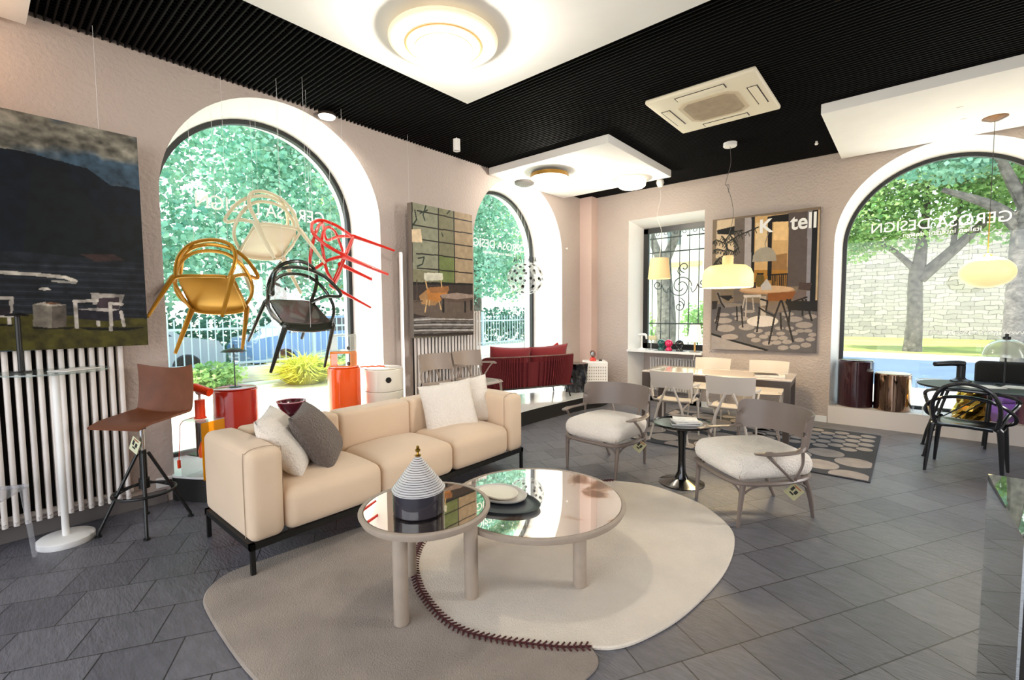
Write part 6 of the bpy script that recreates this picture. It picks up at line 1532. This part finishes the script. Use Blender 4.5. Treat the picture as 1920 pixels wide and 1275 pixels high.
m_leaf = leaf_mat('leaf_green', '6b9a5c', 'bcd58c'); m_leaf2 = leaf_mat('leaf_teal', '68a893', 'b3dcc0'); m_leaf3 = leaf_mat('leaf_yellow', 'a3b53c', 'e6df6a')
m_bark = M('bark', '6f675d', .9, bump=.8, bscale=14, var=.6, vscale=7, bdist=.03); m_stone = M('stone_wall', 'ddd6ca', .9, bump=.6, bscale=6, var=.25, vscale=3)
def crown(cs, n, size, rn):
    """leaf blades spread through ellipsoid clumps; each blade is a bent two-face leaf"""
    b = B()
    tot = sum(c[1][0] * c[1][1] * c[1][2] for c in cs)
    for (c, r) in cs:
        m_ = int(n * (r[0] * r[1] * r[2]) / tot)
        for _ in range(m_):
            v = Vector((rn.gauss(0, 1), rn.gauss(0, 1), rn.gauss(0, 1))).normalized() * (rn.random() ** .45)
            p = Vector((c[0] + v.x * r[0], c[1] + v.y * r[1], c[2] + v.z * r[2]))
            d = Vector((rn.gauss(0, 1), rn.gauss(0, 1), rn.gauss(0, .6))).normalized(); s_ = d.orthogonal().normalized(); s_.rotate(Matrix.Rotation(rn.random() * 6.28, 3, d))
            L = size * rn.uniform(.6, 1.3); w = L * .42; up = d.cross(s_) * (L * .12)
            A, T, l, q = p - d * L / 2, p + d * L / 2, p + s_ * w + up, p - s_ * w + up
            vs = [b.bm.verts.new(x) for x in (A, l, T, q)]
            b.bm.faces.new((vs[0], vs[1], vs[2])); b.bm.faces.new((vs[0], vs[2], vs[3]))
    return b
def tree(label, base, trunk_pts, tr, branches, clumps, n, size, mat, grp, seed, name='tree'):
    t = thing(name, label, 'tree', base, 0, grp); rn = random.Random(seed)
    b = B(); b.tube(crv(trunk_pts, 5), tr, 12)
    for p, rr_ in branches: b.tube(crv(p, 5), rr_, 8)
    obj('trunk', b, m_bark, t)
    o = obj('crown', crown(clumps, n, size, rn), mat, t, sharp=180)
    return t
b = B(); b.box((-24.5, 8, -.03), (38.6, 60, .04)); struct('lawn_ground', b, M('grass', 'dcdcc6', .95, bump=.6, bscale=40, var=.25, vscale=1.2))
b = B(); b.box((10, 10.0, -.03), (30.3, 3.2, .04)); struct('pavement', b, M('paving_pale', 'd8d4cc', .8, var=.1))
b = B(); b.box((10, 14.8, -.035), (30.3, 6.4, .04)); struct('street', b, M('asphalt_blue', '4a5c72', .8, var=.2, vscale=.8))
b = B(); b.box((10, 18.9, -.0), (30.3, 1.8, .05)); struct('kerb', b, M('paving_kerb', 'dedad2', .8, var=.1))
b = B(); b.box((10, 25.6, -.02), (30.3, 11.6, .06)); struct('verge_ground', b, M('grass_verge', '8f9647', .95, var=.5, vscale=.5))
b = B(); b.box((10, 31, 2.7), (32, .8, 5.4))
def stone_mat():
    m = bpy.data.materials.new('stone_blocks'); m.use_nodes = True; t = m.node_tree; p_ = t.nodes['Principled BSDF']; co = t.nodes.new('ShaderNodeTexCoord'); mpn = t.nodes.new('ShaderNodeMapping'); mpn.inputs['Rotation'].default_value = (R_(90), 0, 0)
    br = t.nodes.new('ShaderNodeTexBrick'); br.inputs['Scale'].default_value = 1; br.inputs['Brick Width'].default_value = .46; br.inputs['Row Height'].default_value = .2; br.inputs['Mortar Size'].default_value = .014; br.inputs['Mortar Smooth'].default_value = .6; br.offset = .37; br.inputs['Color1'].default_value = hx('a39c92'); br.inputs['Color2'].default_value = hx('87817a'); br.inputs['Mortar'].default_value = hx('4c4844')
    nz = t.nodes.new('ShaderNodeTexNoise'); nz.inputs['Scale'].default_value = 2.2; nz.inputs['Detail'].default_value = 4; ad = t.nodes.new('ShaderNodeMixRGB'); ad.blend_type = 'LINEAR_LIGHT'; ad.inputs[0].default_value = .16
    t.links.new(co.outputs['Object'], mpn.inputs[0]); t.links.new(mpn.outputs[0], nz.inputs[0]); t.links.new(mpn.outputs[0], ad.inputs[1]); t.links.new(nz.outputs['Color'], ad.inputs[2]); t.links.new(ad.outputs[0], br.inputs[0]); t.links.new(br.outputs[0], p_.inputs['Base Color']); p_.inputs['Roughness'].default_value = .95; return m
struct('wall_garden', b, stone_mat())
# trees beyond the right window
tree('forked plane tree on the verge at the left of the right arch window', (.10, 21.2, 0), [(0, 0, 0), (.03, 0, 1.2), (.0, 0, 2.4), (.05, 0, 3.0)], [.27, .21, .2, .19],
     [([(.05, 0, 2.5), (.15, 0, 4.0), (.25, .1, 5.6)], [.22, .14, .06]), ([(.1, 0, 2.5), (.9, 0, 3.4), (1.7, .1, 4.3), (2.5, .2, 4.9)], [.2, .16, .10, .05]), ([(0, 0, 2.8), (-.7, 0, 3.6), (-1.5, 0, 4.1)], [.12, .08, .04]), ([(.9, 0, 3.4), (1.0, .1, 4.6), (1.3, .1, 5.6)], [.09, .06, .03])],
     [((-1.4, 0, 4.9), (1.7, 1.6, 1.3)), ((.6, 0, 5.9), (2.3, 1.8, 1.7)), ((2.4, .2, 5.6), (1.8, 1.6, 1.2)), ((-2.2, 0, 6.3), (1.4, 1.5, 1.2)), ((.4, 0, 7.7), (3.0, 2.0, 1.6)), ((-.6, -.4, 4.0), (1.5, .8, .6)), ((-2.0, 0, 4.0), (1.3, 1.2, .9)), ((2.0, .3, 4.3), (1.4, 1, .8)), ((-2.6, .3, 5.2), (1.4, 1.2, 1.0))], 26000, .15, m_leaf, 'trees beyond the right window', 1)
tree('thick mottled plane tree behind the glowing globe pendant', (2.05, 17.3, 0), [(0, 0, 0), (0, 0, 1.5), (.03, 0, 3.2), (.1, 0, 3.9)], [.25, .22, .22, .22],
     [([(.05, 0, 3.4), (-.5, 0, 4.1), (-1.5, 0, 4.7)], [.2, .13, .06]), ([(.1, 0, 3.6), (.2, 0, 5.0), (.1, 0, 6.6)], [.26, .18, .08]), ([(.1, 0, 3.5), (.7, 0, 4.6), (1.2, 0, 6.0)], [.22, .15, .07]), ([(.1, 0, 3.9), (-.4, 0, 5.2), (-.7, 0, 6.2)], [.16, .1, .05])],
     [((-1.7, .3, 6.6), (1.8, 1.5, 1.1)), ((.4, .4, 7.2), (2.4, 1.8, 1.3)), ((2.2, .2, 6.0), (1.6, 1.5, 1.3)), ((-1.2, .4, 5.6), (1.5, 1.2, .7)), ((1.9, .4, 4.9), (1.1, 1, .8))], 17000, .15, m_leaf2, 'trees beyond the right window', 2)
# trees and garden beyond the left windows
for i, (x_, y_, s_, mt) in enumerate(((-15.5, 1.6, 1.0, m_leaf2), (-14.8, 6.2, 1.05, m_leaf2), (-15.8, 10.6, 1.1, m_leaf), (-15.0, 15.0, 1.1, m_leaf2), (-16.0, 20.0, 1.15, m_leaf), (-17.5, 26.0, 1.2, m_leaf2))):
    tree('tall leafy tree in the green mass behind the garden fence', (x_, y_, 0), [(0, 0, 0), (.05, 0, 2), (0, 0, 4)], [.28, .22, .16], [],
         [((0, 0, 5.4 * s_), (2.2, 2.6, 2.6)), ((.3, 1.0, 7.6 * s_), (2.1, 2.4, 2.0)), ((.4, -1.2, 3.0 * s_), (1.7, 2.0, 1.5)), ((.5, 1.5, 3.2 * s_), (1.7, 1.9, 1.6)), ((0, -.5, 9.4 * s_), (1.9, 2.3, 1.6))], 20000 if i < 4 else 8000, .17, mt, 'trees beyond the garden fence', 30 + i)
m_iron = M('fence_iron', '9fb0b8', .5)
f = thing('garden_fence', 'grey blue iron bar fence on a low stone wall beyond the lawn', 'fence', (-11.2, 8.0, 0))
b = B(); b.box((0, 0, .16), (.35, 26, .32)); obj('stone_base', b, m_stone, f)
b = B()
for zz in (.42, 1.18): b.box((0, 0, zz), (.04, 26, .045))
obj('rail', b, m_iron, f)
b = B(); y = -12.9
while y < 13: b.tube([(0, y, .32), (0, y, 1.38)], .014, 5); y += .145
bb = obj('bars', b, m_iron, f); bb['kind'] = 'stuff'
b = B()
for y in range(-12, 13, 3): b.box((0, y + .5, .85), (.07, .07, 1.3))
obj('posts', b, m_iron, f)['kind'] = 'stuff'
m_pil = M('pillar_white', 'f0eee9', .7)
t = thing('gate_pillar', 'white stone gate pillar with a ball on top beyond the middle arch window', 'pillar', (-10.6, 13.9, 0))
b = B(); b.box((0, 0, 1.05), (.75, .75, 2.1)); b.box((0, 0, 2.14), (.92, .92, .12)); obj('shaft', b, m_pil, t)
b = B(); b.lathe([(0, 2.2), (.16, 2.2), (.12, 2.3), (.30, 2.48), (.34, 2.66), (.25, 2.88), (0, 2.98)], 28); obj('finial', b, m_pil, t)
t = thing('garden_bush', 'yellow green grassy bush on the lawn outside the left arch window', 'bush', (-9.9, 4.65, 0)); rn = random.Random(8)
b = B()
for _ in range(1500):
    a = rn.random() * 2 * PI; r_ = rn.random() ** .6 * .48; L = rn.uniform(.3, .9); o_ = rn.uniform(.1, .5)
    L *= 1 - .45 * r_ / .48; o_ += .5 * r_
    p0 = Vector((r_ * .75 * math.cos(a), r_ * .75 * math.sin(a), 0)); d = Vector((math.cos(a), math.sin(a), 0)); s_ = Vector((-d.y, d.x, 0)) * .013
    p1 = p0 + d * o_ * .4 + Vector((0, 0, L * .75)); p2 = p0 + d * o_ * 1.2 + Vector((0, 0, L * rn.uniform(.6, .95)))
    vs = [b.bm.verts.new(x) for x in (p0 - s_, p0 + s_, p1 + s_, p1 - s_, p2)]
    b.bm.faces.new((vs[0], vs[1], vs[2], vs[3])); b.bm.faces.new((vs[3], vs[2], vs[4]))
obj('blades', b, m_leaf3, t, sharp=180)
for i, (x_, y_) in enumerate(((-10.8, 1.9), (-10.7, 3.2), (-10.8, 6.4))):
    t = thing('shrub', ['low green shrub by the fence, seen under the bronze yellow chair', 'low green shrub by the fence, seen right of the stem lamp', 'low green shrub by the fence, right of the yellow green bush'][i], 'shrub', (x_, y_, 0), 0, 'low shrubs along the fence')
    obj('foliage', crown([((0, 0, .25), (.35, .6, .28))], 500, .12, random.Random(60 + i)), m_leaf, t, sharp=180)
t = thing('hedge', 'long teal green hedge at the foot of the trees behind the fence', 'hedge', (-15.6, 8, 0))
obj('foliage', crown([((0, -9 + 1.5 * i, .8), (.7, 1.3, 1.0)) for i in range(16)], 9000, .2, random.Random(91)), leaf_mat('leaf_dark', '37665c', '6a9a86'), t, sharp=180)
def car(label, loc, rz, col, seed):
    t = thing('car', label, 'car', loc, rz, 'cars parked behind the fence')
    prof = [(-2.05, .25), (-2.1, .6), (-1.95, .86), (-1.35, .95), (-.75, 1.40), (.65, 1.43), (1.25, .98), (1.95, .86), (2.1, .6), (2.08, .25)]
    b = B(); n = len(prof)
    L = [b.bm.verts.new((p[0], -.82 + (.14 if p[1] > 1.2 else 0), p[1])) for p in prof]; Rr = [b.bm.verts.new((p[0], .82 - (.14 if p[1] > 1.2 else 0), p[1])) for p in prof]
    b.bm.faces.new(L); b.bm.faces.new(Rr[::-1])
    for i in range(n): b.bm.faces.new((L[i], L[(i + 1) % n], Rr[(i + 1) % n], Rr[i]))
    obj('body', b, M('car_paint_' + col, col, .25, coat=.8), t)
    b = B()
    for s_ in (-1, 1): b.prism([(-1.2, 0), (-.7, .36), (.58, .38), (1.05, .02)], 0, .02)
    for v in b.bm.verts: v.co = Vector((v.co.x, 0, .98 + v.co.y)) + Vector((0, -.80 + .10 * (v.co.y / .36) - .02, 0))
    obj('side_window', b, M('car_glass', '2c363e', .1, coat=.5), t)
    for x_ in (-1.3, 1.3):
        for s_ in (-1, 1): b = B(); b.lathe([(0, -.1), (.26, -.1), (.29, -.06), (.29, .06), (.26, .1), (0, .1)], 24, (x_, s_ * .76, .29), 0, Matrix.Rotation(PI / 2, 3, 'X')); obj('wheel', b, m_black, t)
car('blue car parked behind the fence, seen below the black hanging chair', (-13.3, 6.6, 0), R_(92), '5f86b0', 1)
car('silver car parked behind the fence, seen under the bronze yellow hanging chair', (-13.4, 1.9, 0), R_(88), '87939a', 2)
# seen through the barred window
m_ren = M('render_pale', 'e9e0d0', .9, var=.06)
t = thing('house', 'pale rendered house with a tiled ledge seen through the barred window', 'building', (-13.6, 30, 0))
b = B(); b.box((0, 0, 4.5), (9, 6, 9)); obj('walls', b, m_ren, t)
b = B(); b.box((0, -3.08, 4.15), (9.2, .3, .25)); obj('ledge', b, M('ledge_ochre', 'cfae78', .8), t)
for i in range(4):
    b = B(); b.box((-3 + 2.0 * i, -3.02, 5.9), (.8, .06, 1.2)); obj('window', b, M('house_window', '6b6f72', .3), t)
tree('pale barked plane tree standing just outside the barred window', (-6.75, 16.3, 0), [(0, 0, 0), (.1, 0, 1.2), (.0, 0, 2.6), (-.05, 0, 3.6)], [.42, .33, .27, .25],
     [([(0, 0, 3.0), (-.5, 0, 4.2), (-.9, 0, 6)], [.2, .14, .06]), ([(0, 0, 3.2), (.5, 0, 4.4), (.9, 0, 6)], [.2, .14, .06])], [((0, 0, 7.2), (2.2, 1.6, 1.6)), ((.9, -.2, 5.6), (.8, .8, .6))], 2600, .25, m_leaf2, None, 71)
t = thing('hedge', 'clipped green hedge low behind the barred window', 'hedge', (-9.6, 18.5, 0)); rn = random.Random(77)
obj('foliage', crown([((-.9, 0, 1.0), (1.0, .6, 1.1)), ((.7, 0, .8), (1.0, .6, .9)), ((3.2, .3, 1.0), (.7, .5, .9))], 2600, .16, rn), m_leaf, t, sharp=180)
# iron grille outside the barred window
m_gr = M('wrought_iron', '23282a', .5)
t = thing('window_grille', 'black wrought iron grille with scrolls outside the rectangular window', 'window grille', (-2.98, YB + .52, 0))
b = B()
for i in range(7): b.tube([(-.48 + .16 * i, 0, .86), (-.48 + .16 * i, 0, 2.92)], .0085, 6)
obj('bars', b, m_gr, t)
b = B()
for zz in (1.27, 2.50, .90, 2.74): b.box((0, 0, zz), (1.06, .012, .022))
obj('rails', b, m_gr, t)
def spiral(cx, cz, r0, a0, turns, sg=1, n=36):
    return [(cx + sg * r0 * (1 - .75 * i / n) * math.cos(a0 + turns * 2 * PI * i / n), 0, cz + r0 * (1 - .75 * i / n) * math.sin(a0 + turns * 2 * PI * i / n)) for i in range(n + 1)]
b = B()
for pts in (spiral(.02, 1.90, .19, 0, .9), spiral(.02, 1.90, .19, PI, .9), spiral(.08, 2.22, .09, -PI / 2, -1.2), spiral(.0, 1.56, .09, PI / 2, -1.2), spiral(.38, 1.94, .085, PI, 1.2), spiral(-.38, 1.94, .085, PI, 1.2, -1)): b.tube(pts, .009, 6)
for s_ in (-1, 1):
    b.tube(crv([(s_ * .19, 0, 1.88), (s_ * .22, 0, 1.80), (s_ * .28, 0, 1.86), (s_ * .30, 0, 1.94)], 5), .008, 6)
b.tube(crv([(.02, 0, 2.09), (-.03, 0, 2.15), (.0, 0, 2.24)], 5), .008, 6); b.tube(crv([(.02, 0, 1.71), (.09, 0, 1.64), (.08, 0, 1.56)], 5), .008, 6)
for i in range(6): b.tube(spiral(-.40 + .16 * i, 2.82, .055, 0, 1.2, 1 if i % 2 else -1, 18), .007, 5)
obj('scrolls', b, m_gr, t)
